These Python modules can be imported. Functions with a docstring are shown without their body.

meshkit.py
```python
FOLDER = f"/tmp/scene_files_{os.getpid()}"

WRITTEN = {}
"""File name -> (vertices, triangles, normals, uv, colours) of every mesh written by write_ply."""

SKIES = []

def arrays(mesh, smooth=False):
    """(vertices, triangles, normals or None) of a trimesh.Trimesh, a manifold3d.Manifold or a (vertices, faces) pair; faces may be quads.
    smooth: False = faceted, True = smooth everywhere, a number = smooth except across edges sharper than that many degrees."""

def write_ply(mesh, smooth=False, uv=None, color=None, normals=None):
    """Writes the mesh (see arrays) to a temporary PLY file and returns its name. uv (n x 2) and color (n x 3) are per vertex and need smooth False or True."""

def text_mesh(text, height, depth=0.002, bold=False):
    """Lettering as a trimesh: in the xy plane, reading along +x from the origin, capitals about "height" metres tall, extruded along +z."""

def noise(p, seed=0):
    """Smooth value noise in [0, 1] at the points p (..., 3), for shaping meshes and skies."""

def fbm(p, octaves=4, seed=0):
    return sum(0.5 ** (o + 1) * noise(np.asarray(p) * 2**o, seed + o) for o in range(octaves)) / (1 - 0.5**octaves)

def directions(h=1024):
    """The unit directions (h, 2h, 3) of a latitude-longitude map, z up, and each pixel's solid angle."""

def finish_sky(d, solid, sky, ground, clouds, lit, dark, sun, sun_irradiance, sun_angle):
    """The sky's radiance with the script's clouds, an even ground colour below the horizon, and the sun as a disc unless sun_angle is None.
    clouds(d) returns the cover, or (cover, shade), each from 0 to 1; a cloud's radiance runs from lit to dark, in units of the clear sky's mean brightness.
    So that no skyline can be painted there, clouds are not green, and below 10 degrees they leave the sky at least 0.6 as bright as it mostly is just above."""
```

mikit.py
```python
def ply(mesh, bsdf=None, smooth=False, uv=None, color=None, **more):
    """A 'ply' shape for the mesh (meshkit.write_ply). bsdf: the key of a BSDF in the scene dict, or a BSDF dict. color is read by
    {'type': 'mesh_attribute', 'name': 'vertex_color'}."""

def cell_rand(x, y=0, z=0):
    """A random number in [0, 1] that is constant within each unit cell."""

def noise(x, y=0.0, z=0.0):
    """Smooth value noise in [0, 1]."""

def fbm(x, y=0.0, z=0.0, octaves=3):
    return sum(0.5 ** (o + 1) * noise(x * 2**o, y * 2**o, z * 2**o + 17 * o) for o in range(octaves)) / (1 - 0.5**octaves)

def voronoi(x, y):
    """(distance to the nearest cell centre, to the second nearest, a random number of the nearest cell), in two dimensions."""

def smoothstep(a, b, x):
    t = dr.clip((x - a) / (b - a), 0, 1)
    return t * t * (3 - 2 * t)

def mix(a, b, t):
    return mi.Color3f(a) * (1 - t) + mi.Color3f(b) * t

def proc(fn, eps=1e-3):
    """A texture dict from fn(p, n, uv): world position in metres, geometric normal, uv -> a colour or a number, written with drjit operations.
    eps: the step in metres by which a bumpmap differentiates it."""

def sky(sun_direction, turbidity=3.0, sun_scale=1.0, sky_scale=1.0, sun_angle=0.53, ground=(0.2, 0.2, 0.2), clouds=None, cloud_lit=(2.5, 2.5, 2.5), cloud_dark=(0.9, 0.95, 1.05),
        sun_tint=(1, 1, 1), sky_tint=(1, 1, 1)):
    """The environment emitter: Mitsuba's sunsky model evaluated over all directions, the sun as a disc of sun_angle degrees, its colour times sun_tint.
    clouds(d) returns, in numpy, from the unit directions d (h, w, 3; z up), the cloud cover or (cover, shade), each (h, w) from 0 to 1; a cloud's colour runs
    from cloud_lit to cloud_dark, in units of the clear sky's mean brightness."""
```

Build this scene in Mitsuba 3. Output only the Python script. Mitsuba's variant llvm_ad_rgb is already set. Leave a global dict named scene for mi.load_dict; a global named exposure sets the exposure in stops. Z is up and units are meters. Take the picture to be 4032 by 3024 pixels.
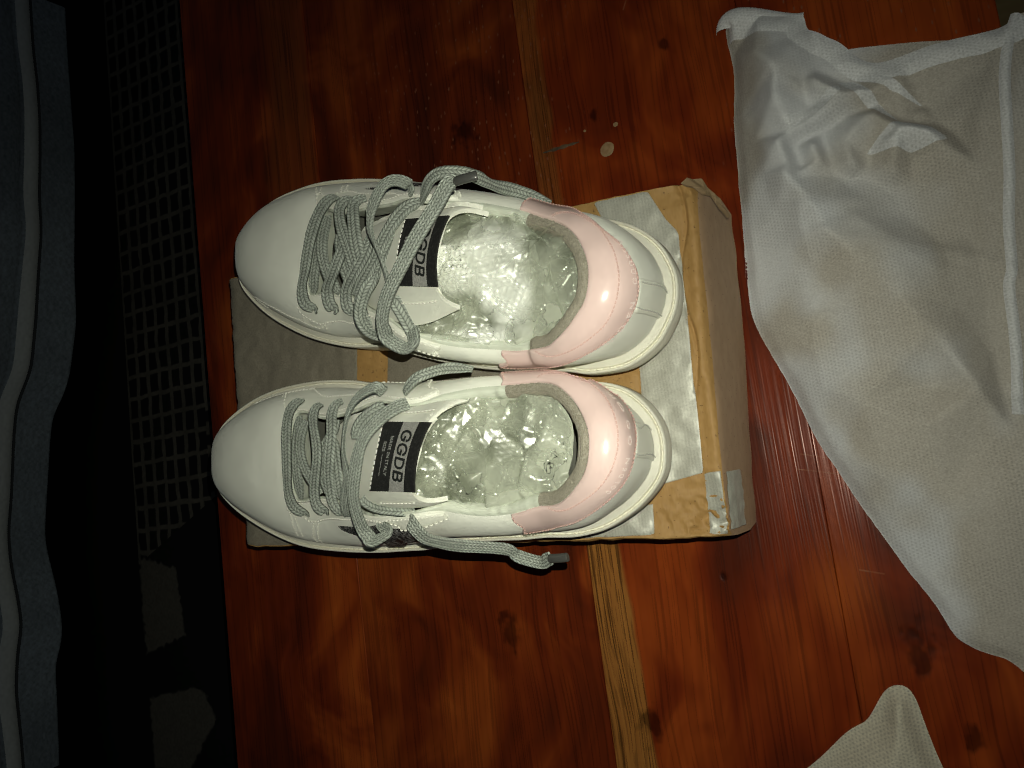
import math, random
import numpy as np, trimesh
import drjit as dr
import mitsuba as mi
import mikit, meshkit
from mikit import noise, fbm, voronoi, cell_rand, smoothstep, mix
from scipy.interpolate import CubicSpline, RectBivariateSpline
from scipy.spatial import Delaunay
import shapely
from shapely.geometry import Polygon, LineString, Point

# measured outlines of the things, in world metres (x right, y along the planks, z up; table top at z = 0)
D = {"A":{"lip":[[-.34516,.1603,.1048],[-.34573,.15033,.10481],[-.34353,.14078,.1049],[-.33822,.13275,.10506],[-.33197,.12575,.10525],[-.32544,.11947,.10544],[-.3187,.11403,.10565],[-.31199,.1093,.10585],[-.30551,.10514,.10605],[-.29933,.10144,.10624],[-.2933,.09818,.10642],[-.2874,.09536,.10661],[-.28164,.0929,.10679],[-.27603,.0907,.10697],[-.27054,.08873,.10714],[-.26513,.08702,.10732],[-.25975,.08565,.10749],[-.25438,.08461,.10767],[-.24904,.08365,.10784],[-.24373,.08255,.10802],[-.23847,.08108,.1082],[-.23328,.07918,.10838],[-.22809,.07699,.10856],[-.22279,.07465,.10875],[-.21731,.07228,.10895],[-.21158,.06992,.10916],[-.20563,.06756,.10939],[-.19953,.06524,.10962],[-.19327,.063,.10986],[-.18685,.0609,.11011],[-.18027,.05897,.11037],[-.17357,.05718,.11063],[-.16678,.05549,.11091],[-.15992,.05385,.11119],[-.15299,.05239,.11148],[-.14597,.05124,.11177],[-.13892,.05017,.11208],[-.13201,.04845,.11238],[-.12523,.04633,.11269],[-.11821,.04542,.11301],[-.11119,.04517,.11333],[-.10424,.0457,.11364],[-.09765,.04775,.11393],[-.09159,.05087,.1142],[-.08624,.05493,.11443],[-.0821,.06008,.11459],[-.07856,.06552,.11472],[-.07621,.0714,.11479],[-.07514,.0775,.1148],[-.07517,.08352,.11475],[-.0765,.08925,.11464],[-.07848,.09463,.11451],[-.08121,.09953,.11434],[-.08463,.10385,.11414],[-.08851,.10762,.11393],[-.09273,.11088,.11372],[-.09724,.11362,.11349],[-.10194,.11592,.11326],[-.10675,.1179,.11304],[-.1116,.11975,.11281],[-.11641,.1217,.11259],[-.12116,.12383,.11237],[-.12586,.12617,.11216],[-.1305,.12873,.11195],[-.13513,.13142,.11174],[-.13983,.13416,.11154],[-.14467,.13687,.11133],[-.14967,.13949,.11111],[-.15484,.14208,.1109],[-.16016,.14468,.11068],[-.16563,.14735,.11046],[-.17124,.15012,.11023],[-.17701,.15296,.11001],[-.18292,.15587,.10978],[-.18896,.15881,.10954],[-.19516,.16175,.10931],[-.20154,.16462,.10908],[-.20808,.16739,.10884],[-.21478,.17009,.1086],[-.22162,.17274,.10836],[-.2286,.17529,.10813],[-.23572,.1777,.10789],[-.24298,.17996,.10765],[-.25036,.18208,.10741],[-.25787,.18402,.10717],[-.26549,.18574,.10694],[-.27323,.18711,.1067],[-.2811,.18795,.10647],[-.28906,.18825,.10624],[-.29714,.18829,.10601],[-.30539,.18785,.10578],[-.31369,.18652,.10556],[-.32185,.18401,.10535],[-.32969,.18032,.10515],[-.33694,.17542,.10497],[-.34281,.16885,.10484]],
"rim":[[-.26293,.13581,.1348],[-.26307,.13479,.1348],[-.26324,.13365,.13479],[-.26346,.13241,.13476],[-.26374,.13107,.13468],[-.2641,.12965,.13455],[-.26456,.12816,.13434],[-.26513,.12662,.13405],[-.26581,.12506,.13365],[-.2666,.12346,.13318],[-.26743,.12182,.13264],[-.26826,.1201,.13206],[-.26901,.11826,.13146],[-.26942,.11624,.13094],[-.26862,.11428,.13088],[-.26653,.1132,.13147],[-.26405,.11262,.13229],[-.26133,.11217,.1332],[-.25839,.11165,.13412],[-.25529,.11087,.13497],[-.25204,.10986,.13576],[-.24866,.10876,.13655],[-.24512,.10774,.13747],[-.24148,.10673,.13852],[-.23783,.10552,.13971],[-.23428,.10388,.14103],[-.23098,.10171,.14242],[-.22785,.0992,.14387],[-.22476,.09661,.14536],[-.22155,.09413,.14687],[-.21818,.09187,.1484],[-.21471,.08976,.1499],[-.21121,.08773,.15136],[-.20774,.0857,.15275],[-.20434,.08359,.15404],[-.20112,.08127,.15518],[-.1981,.07876,.15608],[-.1951,.0763,.15667],[-.19193,.07423,.15691],[-.18874,.07249,.15658],[-.18595,.07092,.15523],[-.18385,.06956,.15305],[-.18176,.06837,.15105],[-.17933,.06727,.14954],[-.17677,.06629,.14827],[-.17417,.06543,.1471],[-.17152,.06465,.1461],[-.16882,.06393,.14535],[-.1661,.06326,.1448],[-.16339,.06263,.14436],[-.1607,.06201,.14395],[-.15805,.0614,.14354],[-.15544,.06079,.14313],[-.15284,.06016,.14286],[-.15026,.05951,.14282],[-.14771,.05888,.14302],[-.14518,.05831,.14336],[-.14267,.05786,.14375],[-.14016,.05753,.14418],[-.13772,.05726,.14485],[-.13594,.05699,.1465],[-.13461,.05663,.14854],[-.13246,.05625,.14973],[-.13016,.05595,.15063],[-.12786,.05576,.15151],[-.12565,.05573,.15257],[-.12357,.05594,.15386],[-.12159,.0564,.15521],[-.1196,.05705,.15646],[-.11757,.05784,.15757],[-.11554,.05874,.15858],[-.11354,.05976,.15951],[-.11158,.06092,.1604],[-.10968,.06222,.16121],[-.1078,.06365,.16188],[-.10594,.06516,.1624],[-.10413,.06674,.16293],[-.10248,.06849,.16353],[-.1012,.07058,.16392],[-.10035,.07292,.16399],[-.09977,.07536,.16379],[-.09941,.0778,.16336],[-.09925,.08022,.16285],[-.09929,.08263,.16244],[-.09955,.085,.16202],[-.10004,.08726,.16143],[-.10069,.08943,.16072],[-.10144,.09152,.15995],[-.1023,.09354,.15918],[-.10326,.09552,.15846],[-.10433,.09744,.15778],[-.10554,.09927,.15709],[-.10685,.10095,.15629],[-.10824,.10252,.15541],[-.10971,.10399,.15448],[-.11123,.10539,.15354],[-.11282,.10673,.15263],[-.11448,.10802,.15174],[-.1162,.10925,.15089],[-.11799,.11043,.15007],[-.11981,.11159,.14928],[-.12167,.11277,.14855],[-.12354,.11398,.14788],[-.12542,.11526,.14728],[-.12733,.11657,.14676],[-.12927,.1179,.14632],[-.13128,.1192,.14597],[-.13337,.12044,.14571],[-.13555,.12162,.14555],[-.13779,.12274,.14548],[-.14009,.12382,.14552],[-.14245,.12487,.14567],[-.14484,.1259,.14596],[-.14727,.12689,.14645],[-.14972,.12778,.14718],[-.15218,.12853,.14816],[-.15465,.12913,.14936],[-.15711,.12963,.15071],[-.15958,.13006,.15219],[-.16209,.13045,.15379],[-.16475,.13084,.15545],[-.16769,.1313,.15695],[-.17092,.13189,.15809],[-.17436,.13278,.15873],[-.17782,.13417,.15865],[-.18114,.13589,.15779],[-.1845,.1374,.15643],[-.18804,.1384,.15483],[-.1917,.13913,.15319],[-.19544,.13986,.15164],[-.19924,.14073,.15023],[-.20308,.14169,.14892],[-.20691,.14271,.14765],[-.21073,.14375,.14641],[-.21452,.14477,.14514],[-.21824,.14571,.14379],[-.22187,.14661,.14233],[-.2254,.14756,.14084],[-.22887,.14851,.13948],[-.23234,.14939,.13839],[-.23575,.15025,.13752],[-.23897,.15131,.13667],[-.24186,.15266,.13571],[-.24442,.15421,.13465],[-.2468,.1557,.13359],[-.24914,.15689,.13265],[-.25155,.15745,.13195],[-.25384,.15692,.13175],[-.2557,.15557,.13197],[-.25716,.15392,.13236],[-.25835,.15216,.1328],[-.25933,.15036,.13324],[-.26015,.14856,.13364],[-.26082,.14677,.13398],[-.26136,.145,.13425],[-.26179,.14329,.13445],[-.26211,.14163,.13459],[-.26237,.14005,.13469],[-.26258,.13854,.13475],[-.26276,.13713,.13478]],
"pink":[[.33235,.97482],[.33317,.90656],[.33847,.74391],[.34667,.5102],[.35667,.5102],[.38333,.55102],[.40833,.66019],[.42859,.64477],[.43993,.60522],[.45096,.56882],[.46164,.51407],[.47348,.47144],[.48146,.45635],[.48912,.46927],[.49943,.48787],[.51026,.52962],[.52079,.58969],[.53147,.64274],[.54588,.71412],[.56376,.74501],[.58544,.71421],[.61333,.61224],[.63667,.59184],[.65667,.61224],[.66764,.7262],[.66958,.87519],[.66816,.94498]],
"pinkst":[[.38989,.97835],[.39331,.9525],[.40168,.89884],[.41371,.86127],[.42904,.81968],[.44615,.78054],[.45979,.7462],[.47236,.72494],[.48195,.72945],[.48932,.73101],[.50066,.73128],[.51403,.74396],[.52483,.75083],[.53729,.76376],[.55222,.76955],[.56815,.79565],[.58544,.80613],[.59975,.83597],[.61105,.91119],[.61273,.97645]],
"text":[[.44896,.52874],[.45633,.49559],[.46556,.47785],[.47551,.4715],[.48401,.49093],[.49323,.50141],[.5023,.51831],[.51239,.54418],[.52072,.56844],[.52852,.59495],[.53678,.60007]],
"strip":[[.50087,.51342],[.4994,.31762],[.5,.0],[.49333,.0],[.48333,.0],[.47,.0],[.47156,.18638],[.47662,.44195],[.48549,.49216],[.49322,.49809]],
"stripst":[[.49758,.46965],[.49606,.31701],[.49564,.08484],[.49333,.0],[.4817,.46606],[.47754,.2735],[.47401,.05498],[.47333,.0]],
"eyeN":[[.08307,.87266],[.08919,.76363],[.09826,.61506],[.10626,.54514],[.11735,.49171],[.12801,.4564],[.14124,.54297],[.16766,.59798],[.18259,.65555],[.20219,.65832],[.22031,.66977],[.23692,.73775],[.25113,.75812],[.26281,.76425],[.26839,.80206],[.26812,.89463]],
"eyeF":[[.91289,.87108],[.90295,.72538],[.89349,.60875],[.88825,.68414],[.86714,.62183],[.85301,.68783],[.83483,.75662],[.8091,.81702],[.78618,.9257],[.76536,.90878],[.75578,.85034],[.74667,.81622],[.73873,.84822],[.73848,.92123]],
"toeN":[[.06301,.1715],[.08291,.36696],[.10222,.39418],[.11918,.34979],[.1329,.34858]],
"seamN":[[.10626,.54514],[.10877,.3487],[.12788,.46356],[.13277,.36377]],
"seamF":[[.89291,.60945],[.8858,.38778],[.86693,.62242],[.85887,.395]],
"star":[[.84618,.60226],[.83151,.66196],[.81197,.68588],[.79537,.73268],[.77623,.68354],[.77673,.57536],[.79055,.65298],[.8116,.60546],[.83103,.61102]],
"tongue":[[[-.229,.13612,.1368],[-.18955,.13049,.1528],[-.16457,.12399,.1608],[-.1527,.12192,.1628],[-.14237,.11864,.1578]],
[[-.23032,.131,.1388],[-.18397,.12547,.1618],[-.165,.11928,.1698],[-.15743,.11683,.1728],[-.15433,.11561,.1738]],
[[-.23357,.12209,.1408],[-.18573,.1098,.1668],[-.16978,.10377,.1758],[-.1622,.10119,.1788],[-.15923,.10022,.1798]],
[[-.23401,.11334,.1388],[-.1916,.09521,.1648],[-.17549,.08997,.1718],[-.16664,.08724,.1748],[-.16296,.08611,.1758]],
[[-.2312,.10106,.1348],[-.20485,.08499,.1528],[-.18663,.07647,.1588],[-.17036,.07616,.1618],[-.15992,.07763,.1628]]],
"label":[[[-.18113,.12391,.1648],[-.15123,.114,.1778]],
[[-.18376,.10864,.1698],[-.15549,.09849,.1838]],
[[-.18897,.09406,.1678],[-.16017,.08494,.1788]]],
"laces":[[[-.24036,.15997,.1358],[-.24206,.1588,.1388],[-.2461,.15633,.1398],[-.25089,.14513,.1438],[-.25457,.13247,.1458],[-.25994,.1223,.1438],[-.26692,.11525,.1388],[-.26698,.10818,.1378],[-.2644,.10536,.1368],[-.26471,.10448,.1318]],
[[-.24613,.15051,.1378],[-.24714,.14247,.1408],[-.24808,.13268,.1428],[-.24749,.12364,.1428],[-.24574,.11476,.1408],[-.24244,.10788,.1388]],
[[-.25344,.14026,.1368],[-.25513,.13055,.1388],[-.25839,.1231,.1378],[-.26447,.11389,.1328]],
[[-.22732,.15359,.1408],[-.2293,.15253,.1438],[-.23175,.15029,.1448],[-.23162,.14268,.1468],[-.22868,.13327,.1488],[-.22554,.12216,.1488],[-.22366,.11131,.1468],[-.22256,.10518,.1448]],
[[-.22686,.13724,.1448],[-.22931,.12907,.1478],[-.23406,.12084,.1488],[-.24164,.11403,.1458],[-.2479,.1092,.1418],[-.2484,.1036,.1408],[-.24753,.10093,.1398],[-.24918,.10056,.1348]],
[[-.21522,.14928,.1458],[-.2175,.1489,.1478],[-.21997,.14759,.1488],[-.21967,.13924,.1518],[-.21751,.12664,.1548],[-.21685,.11666,.1538],[-.21492,.10716,.1518]],
[[-.21103,.12814,.1508],[-.21555,.11634,.1538],[-.22406,.10932,.1518],[-.23178,.10337,.1478],[-.23308,.09744,.1458],[-.23317,.09506,.1408]],
[[-.23565,.13656,.1428],[-.23413,.12402,.1448],[-.23189,.11364,.1448],[-.22981,.10376,.1428]],
[[-.17497,.13255,.1578],[-.18295,.13023,.1618],[-.18907,.12449,.1638],[-.19622,.11814,.1628],[-.20371,.11085,.1608],[-.21257,.10493,.1578],[-.22183,.09917,.1528]],
[[-.18017,.13137,.1548],[-.18761,.12405,.1598],[-.19413,.1157,.1618],[-.20158,.10838,.1598],[-.20975,.10228,.1568],[-.22115,.09475,.1518],[-.22082,.08834,.1498],[-.21812,.08541,.1468]],
[[-.17949,.138,.1618],[-.17624,.13823,.1658],[-.17687,.13902,.1698],[-.18064,.13999,.1728],[-.18487,.13804,.1748],[-.18939,.13365,.1748],[-.19294,.12739,.1748],[-.19419,.11996,.1748],[-.19234,.11279,.1748],[-.18976,.10448,.1748],[-.18922,.09662,.1728],[-.19026,.09129,.1698]],
[[-.19723,.10237,.1688],[-.20326,.09651,.1688],[-.20899,.09081,.1668],[-.21291,.08579,.1638],[-.21327,.08096,.1608],[-.20895,.07635,.1588],[-.20487,.07497,.1568]],
[[-.19231,.08899,.1648],[-.18922,.0814,.1628],[-.18835,.07596,.1598],[-.18838,.07272,.1568]],
[[-.14228,.12347,.1858],[-.14358,.12293,.1888],[-.14718,.11848,.1898],[-.1518,.11259,.1908],[-.15767,.10602,.1918],[-.16432,.09885,.1918],[-.17184,.09098,.1908],[-.1792,.08404,.1888],[-.18531,.07791,.1848],[-.18949,.07239,.1788],[-.19064,.06811,.1728],[-.18751,.06519,.1698],[-.18287,.06507,.1698],[-.18134,.06777,.1688],[-.18459,.07313,.1648]],
[[-.17297,.13102,.1628],[-.1657,.13205,.1708],[-.15862,.13375,.1758],[-.15152,.13333,.1778],[-.14649,.13245,.1758],[-.14259,.13182,.1708],[-.14127,.13187,.1618],[-.14124,.13253,.1508],[-.13832,.13333,.1388],[-.13197,.13102,.1288],[-.12799,.12899,.1208]]],
"lacew":[.0068,.0067,.0067,.0068,.0068,.0068,.0068,.0067,.0068,.0068,.006,.006,.0068,.0068,.006],"lroll":[[.0,.0,.0,.0,.0,.0,.0,.0,.0,.0],[.0,.0,.0,.0,.0,.0],[.0,.0,.0,.0],[.0,.0,.0,.0,.0,.0,.0,.0],[.0,.0,.0,.0,.0,.0,.0,.0],[.0,.0,.0,.0,.0,.0,.0],[.0,.0,.0,.0,.0,.0],[.0,.0,.0,.0],[.0,.0,.0,.0,.0,.0,.0],[.0,.0,.0,.0,.0,.0,.0,.0],[.0,.0,.0,.0,.0,.0,-20.0,-45.0,-60.0,-60.0,-50.0,-30.0],[.0,40.0,60.0,60.0,60.0,50.0,20.0],[.0,30.0,40.0,30.0],[.0,.0,.0,.0,.0,.0,.0,.0,.0,25.0,40.0,40.0,30.0,10.0,.0],[.0,.0,.0,.0,.0,-10.0,-20.0,-20.0,-20.0,-20.0,-20.0]],
"aglets":[[[-.14194,.12356,.1868],[-.1362,.12302,.1878],[-.13146,.12314,.1868]]],
"wad":[[-.18782,.10599,.1503],[-.18323,.11578,.1523],[-.1744,.12364,.1523],[-.16573,.1263,.1503],[-.15268,.12461,.1463],[-.14482,.12296,.1443],[-.13628,.11977,.1443],[-.1275,.11302,.1463],[-.11815,.1071,.1513],[-.1115,.10171,.1533],[-.10692,.09443,.1553],[-.10434,.08681,.1573],[-.1049,.07947,.1573],[-.10687,.07414,.1563],[-.11064,.06832,.1543],[-.11566,.06428,.1513],[-.12244,.06084,.1493],[-.13037,.0599,.1443],[-.13713,.05976,.1433],[-.14863,.0605,.1423],[-.15968,.0639,.1433],[-.17049,.06689,.1453],[-.18279,.0702,.1473],[-.19178,.07584,.1503],[-.19392,.08471,.1503]]},"B":{"lip":[[-.37827,.03766,.1048],[-.37884,.02744,.10481],[-.37584,.01791,.10491],[-.36933,.01042,.1051],[-.36184,.0042,.10531],[-.35397,-.00111,.10553],[-.34603,-.00576,.10576],[-.3382,-.00992,.10598],[-.33054,-.01358,.1062],[-.32302,-.01675,.10642],[-.31554,-.0194,.10665],[-.30807,-.02145,.10687],[-.30065,-.02299,.10709],[-.29335,-.02418,.10732],[-.28616,-.02519,.10754],[-.2791,-.02605,.10776],[-.27215,-.02679,.10798],[-.26529,-.02741,.1082],[-.25852,-.02785,.10842],[-.25182,-.02806,.10864],[-.24518,-.02817,.10886],[-.23859,-.0283,.10908],[-.23205,-.02849,.10931],[-.22553,-.02846,.10953],[-.21904,-.02788,.10976],[-.21258,-.02709,.10999],[-.20611,-.02676,.11022],[-.19969,-.02676,.11045],[-.19335,-.02682,.11069],[-.18706,-.02692,.11093],[-.18084,-.02716,.11117],[-.17467,-.0275,.11141],[-.16855,-.02772,.11166],[-.16247,-.02763,.1119],[-.15644,-.02764,.11215],[-.15045,-.02806,.1124],[-.1445,-.02847,.11265],[-.13857,-.02835,.11291],[-.13269,-.02769,.11316],[-.12691,-.0266,.11341],[-.12133,-.02477,.11364],[-.116,-.02235,.11387],[-.11082,-.01963,.11409],[-.10594,-.01643,.11429],[-.10144,-.01269,.11448],[-.09738,-.00849,.11464],[-.0941,-.00366,.11476],[-.09239,.00193,.1148],[-.09155,.00775,.1148],[-.09166,.01359,.11475],[-.09301,.0192,.11464],[-.09544,.02437,.11449],[-.09866,.02904,.11431],[-.10243,.0332,.1141],[-.10686,.0366,.11388],[-.11181,.03913,.11364],[-.11705,.04094,.1134],[-.12241,.04234,.11315],[-.1278,.04359,.11291],[-.13321,.04483,.11268],[-.13864,.04605,.11244],[-.1441,.04724,.11221],[-.1496,.04839,.11198],[-.15515,.04949,.11175],[-.16076,.05054,.11153],[-.16644,.05154,.1113],[-.17219,.05252,.11107],[-.17802,.05349,.11085],[-.18394,.05444,.11062],[-.18996,.05535,.1104],[-.19608,.0562,.11017],[-.20233,.05699,.10995],[-.20865,.05776,.10972],[-.21501,.05859,.1095],[-.22139,.05955,.10927],[-.22781,.06065,.10905],[-.23432,.06165,.10883],[-.24094,.0623,.10862],[-.24762,.06316,.1084],[-.2542,.06495,.10818],[-.26083,.06695,.10797],[-.26769,.06851,.10775],[-.27472,.06981,.10753],[-.28191,.07095,.10731],[-.28927,.07182,.10709],[-.29681,.07237,.10687],[-.30451,.07265,.10665],[-.31237,.0727,.10643],[-.3204,.07239,.10621],[-.32869,.07155,.10599],[-.33722,.07006,.10576],[-.34587,.0678,.10554],[-.35455,.06472,.10533],[-.36313,.06081,.10512],[-.37108,.05546,.10493],[-.3763,.04732,.10482]],
"rim":[[-.28956,.03151,.1348],[-.28966,.03022,.1348],[-.28976,.02882,.13478],[-.28987,.02731,.13471],[-.29,.0257,.13458],[-.29017,.024,.13439],[-.29039,.02222,.13412],[-.29069,.02036,.13378],[-.29105,.01843,.13336],[-.29145,.01643,.13289],[-.29184,.01435,.13238],[-.29214,.01218,.13184],[-.29225,.0099,.13132],[-.29188,.00757,.1309],[-.29042,.0056,.13085],[-.28793,.00465,.13131],[-.28505,.00437,.13202],[-.28196,.00442,.13284],[-.27865,.0046,.13372],[-.27514,.00472,.13458],[-.27145,.00466,.13544],[-.26763,.00433,.1364],[-.26376,.0037,.13758],[-.25987,.00283,.13897],[-.25595,.00174,.14045],[-.252,.00047,.14194],[-.24799,-.00093,.1434],[-.24394,-.00237,.14485],[-.23984,-.00377,.14634],[-.23572,-.00503,.14792],[-.23159,-.00603,.14964],[-.22745,-.00672,.15147],[-.2233,-.00717,.15324],[-.21911,-.00744,.15479],[-.21486,-.00761,.15597],[-.21065,-.00772,.15688],[-.20651,-.00779,.15769],[-.20251,-.00782,.15848],[-.1986,-.00783,.15902],[-.19484,-.00779,.15883],[-.19155,-.00772,.15742],[-.18908,-.00785,.1551],[-.18724,-.00828,.15252],[-.18547,-.00901,.15007],[-.18345,-.00996,.14798],[-.18108,-.01088,.14639],[-.17843,-.01163,.14534],[-.17567,-.01222,.14467],[-.17289,-.0127,.1442],[-.17013,-.01306,.14378],[-.16742,-.01329,.1433],[-.16473,-.01341,.14287],[-.16205,-.01344,.14261],[-.1594,-.01339,.14261],[-.1568,-.01325,.14293],[-.15429,-.01303,.14353],[-.15186,-.01272,.14425],[-.14946,-.01232,.14496],[-.14708,-.01184,.14559],[-.14471,-.01142,.14621],[-.14236,-.01116,.14687],[-.14003,-.01112,.1476],[-.13774,-.01118,.14842],[-.13551,-.01121,.14933],[-.13333,-.0111,.15034],[-.13123,-.01078,.15144],[-.1292,-.01024,.15258],[-.12725,-.00951,.15371],[-.12535,-.0086,.15483],[-.1235,-.00757,.1559],[-.12169,-.00644,.15695],[-.11991,-.00523,.15798],[-.11816,-.00396,.15897],[-.11643,-.00261,.15993],[-.11477,-.00114,.16086],[-.11324,.0005,.16175],[-.11189,.00234,.1626],[-.11073,.00438,.16332],[-.1098,.0066,.16382],[-.10915,.009,.16396],[-.10876,.01147,.1638],[-.1086,.01395,.16348],[-.10876,.01635,.16292],[-.1093,.01857,.16206],[-.1101,.0206,.16104],[-.11103,.02254,.16],[-.11201,.02445,.15901],[-.11307,.02634,.1581],[-.11421,.02818,.15726],[-.11548,.02994,.15647],[-.11686,.03162,.15572],[-.11832,.03321,.15497],[-.11985,.0347,.15418],[-.12144,.03609,.15331],[-.1231,.03733,.15238],[-.12486,.03842,.15143],[-.12673,.03934,.15052],[-.12872,.0401,.14969],[-.1308,.04072,.14893],[-.13294,.04123,.14825],[-.13514,.04164,.14764],[-.13739,.04195,.1471],[-.13968,.0422,.14662],[-.14201,.04242,.14619],[-.14436,.04264,.14578],[-.14675,.04289,.1454],[-.14917,.04317,.14507],[-.15163,.04347,.14485],[-.15414,.04376,.14481],[-.15668,.04405,.145],[-.15924,.04429,.1454],[-.16182,.04449,.14595],[-.16442,.04461,.14662],[-.16705,.04464,.14741],[-.16968,.04457,.14835],[-.17231,.04442,.14941],[-.17496,.04422,.15058],[-.17763,.04399,.15184],[-.18029,.04359,.15321],[-.18292,.04285,.15472],[-.1857,.04189,.15632],[-.18885,.04117,.15779],[-.19247,.04121,.15877],[-.19632,.04191,.15903],[-.20024,.04295,.15851],[-.20414,.04408,.15733],[-.20806,.04514,.15577],[-.21206,.04601,.15405],[-.21623,.04652,.15237],[-.22057,.04659,.15091],[-.22497,.04632,.14957],[-.22938,.04591,.14822],[-.23374,.04553,.14671],[-.23804,.04527,.14509],[-.24232,.04514,.14352],[-.2466,.04516,.14215],[-.25085,.04529,.14098],[-.255,.04545,.13987],[-.25899,.04564,.13865],[-.26277,.04628,.13739],[-.26627,.04741,.13622],[-.26955,.04873,.13517],[-.27264,.05001,.13422],[-.27557,.05112,.13339],[-.27836,.05198,.13268],[-.281,.05243,.13214],[-.28341,.05223,.13183],[-.28525,.0511,.13187],[-.2864,.04937,.13219],[-.2871,.04749,.1326],[-.28755,.04562,.13302],[-.28788,.04379,.13341],[-.28815,.04204,.13376],[-.2884,.04036,.13406],[-.28864,.03877,.13429],[-.28886,.03728,.13447],[-.28905,.03589,.1346],[-.28922,.03461,.13469],[-.28936,.03345,.13475],[-.28947,.03241,.13478]],
"pink":[[.33546,.99405],[.33481,.94149],[.33708,.85024],[.34467,.67705],[.35329,.51437],[.36912,.53409],[.38884,.61115],[.40607,.6719],[.42938,.65757],[.44601,.63188],[.46146,.59275],[.47085,.54991],[.48219,.50357],[.49257,.46648],[.50535,.4149],[.51683,.37524],[.52897,.32212],[.5411,.32146],[.54823,.40654],[.55695,.53907],[.57106,.62839],[.57651,.75573],[.60231,.76432],[.63,.69388],[.65333,.67347],[.66667,.65306],[.67366,.89568],[.67424,.99141]],
"pinkst":[[.39456,.99697],[.4005,.95176],[.41063,.921],[.42685,.88833],[.44815,.85312],[.46582,.81919],[.47834,.78621],[.48809,.76088],[.49674,.73947],[.50663,.72707],[.51485,.71715],[.52546,.70601],[.53804,.69958],[.55194,.70619],[.56665,.72403],[.58328,.79477],[.60156,.84352],[.61431,.87876],[.62032,.92014],[.62356,.97487]],
"text":[[.46354,.66077],[.47077,.62651],[.47926,.59204],[.48749,.55786],[.49579,.53555],[.50475,.51886],[.51243,.50431],[.51998,.49191],[.52858,.49369],[.53823,.51091],[.54466,.5657]],
"strip":[[.51965,.34067],[.52374,.10308],[.52,.0],[.51333,.0],[.50333,.0],[.49333,.0],[.48667,.0],[.48974,.12059],[.49158,.45223],[.5035,.42126]],
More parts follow.
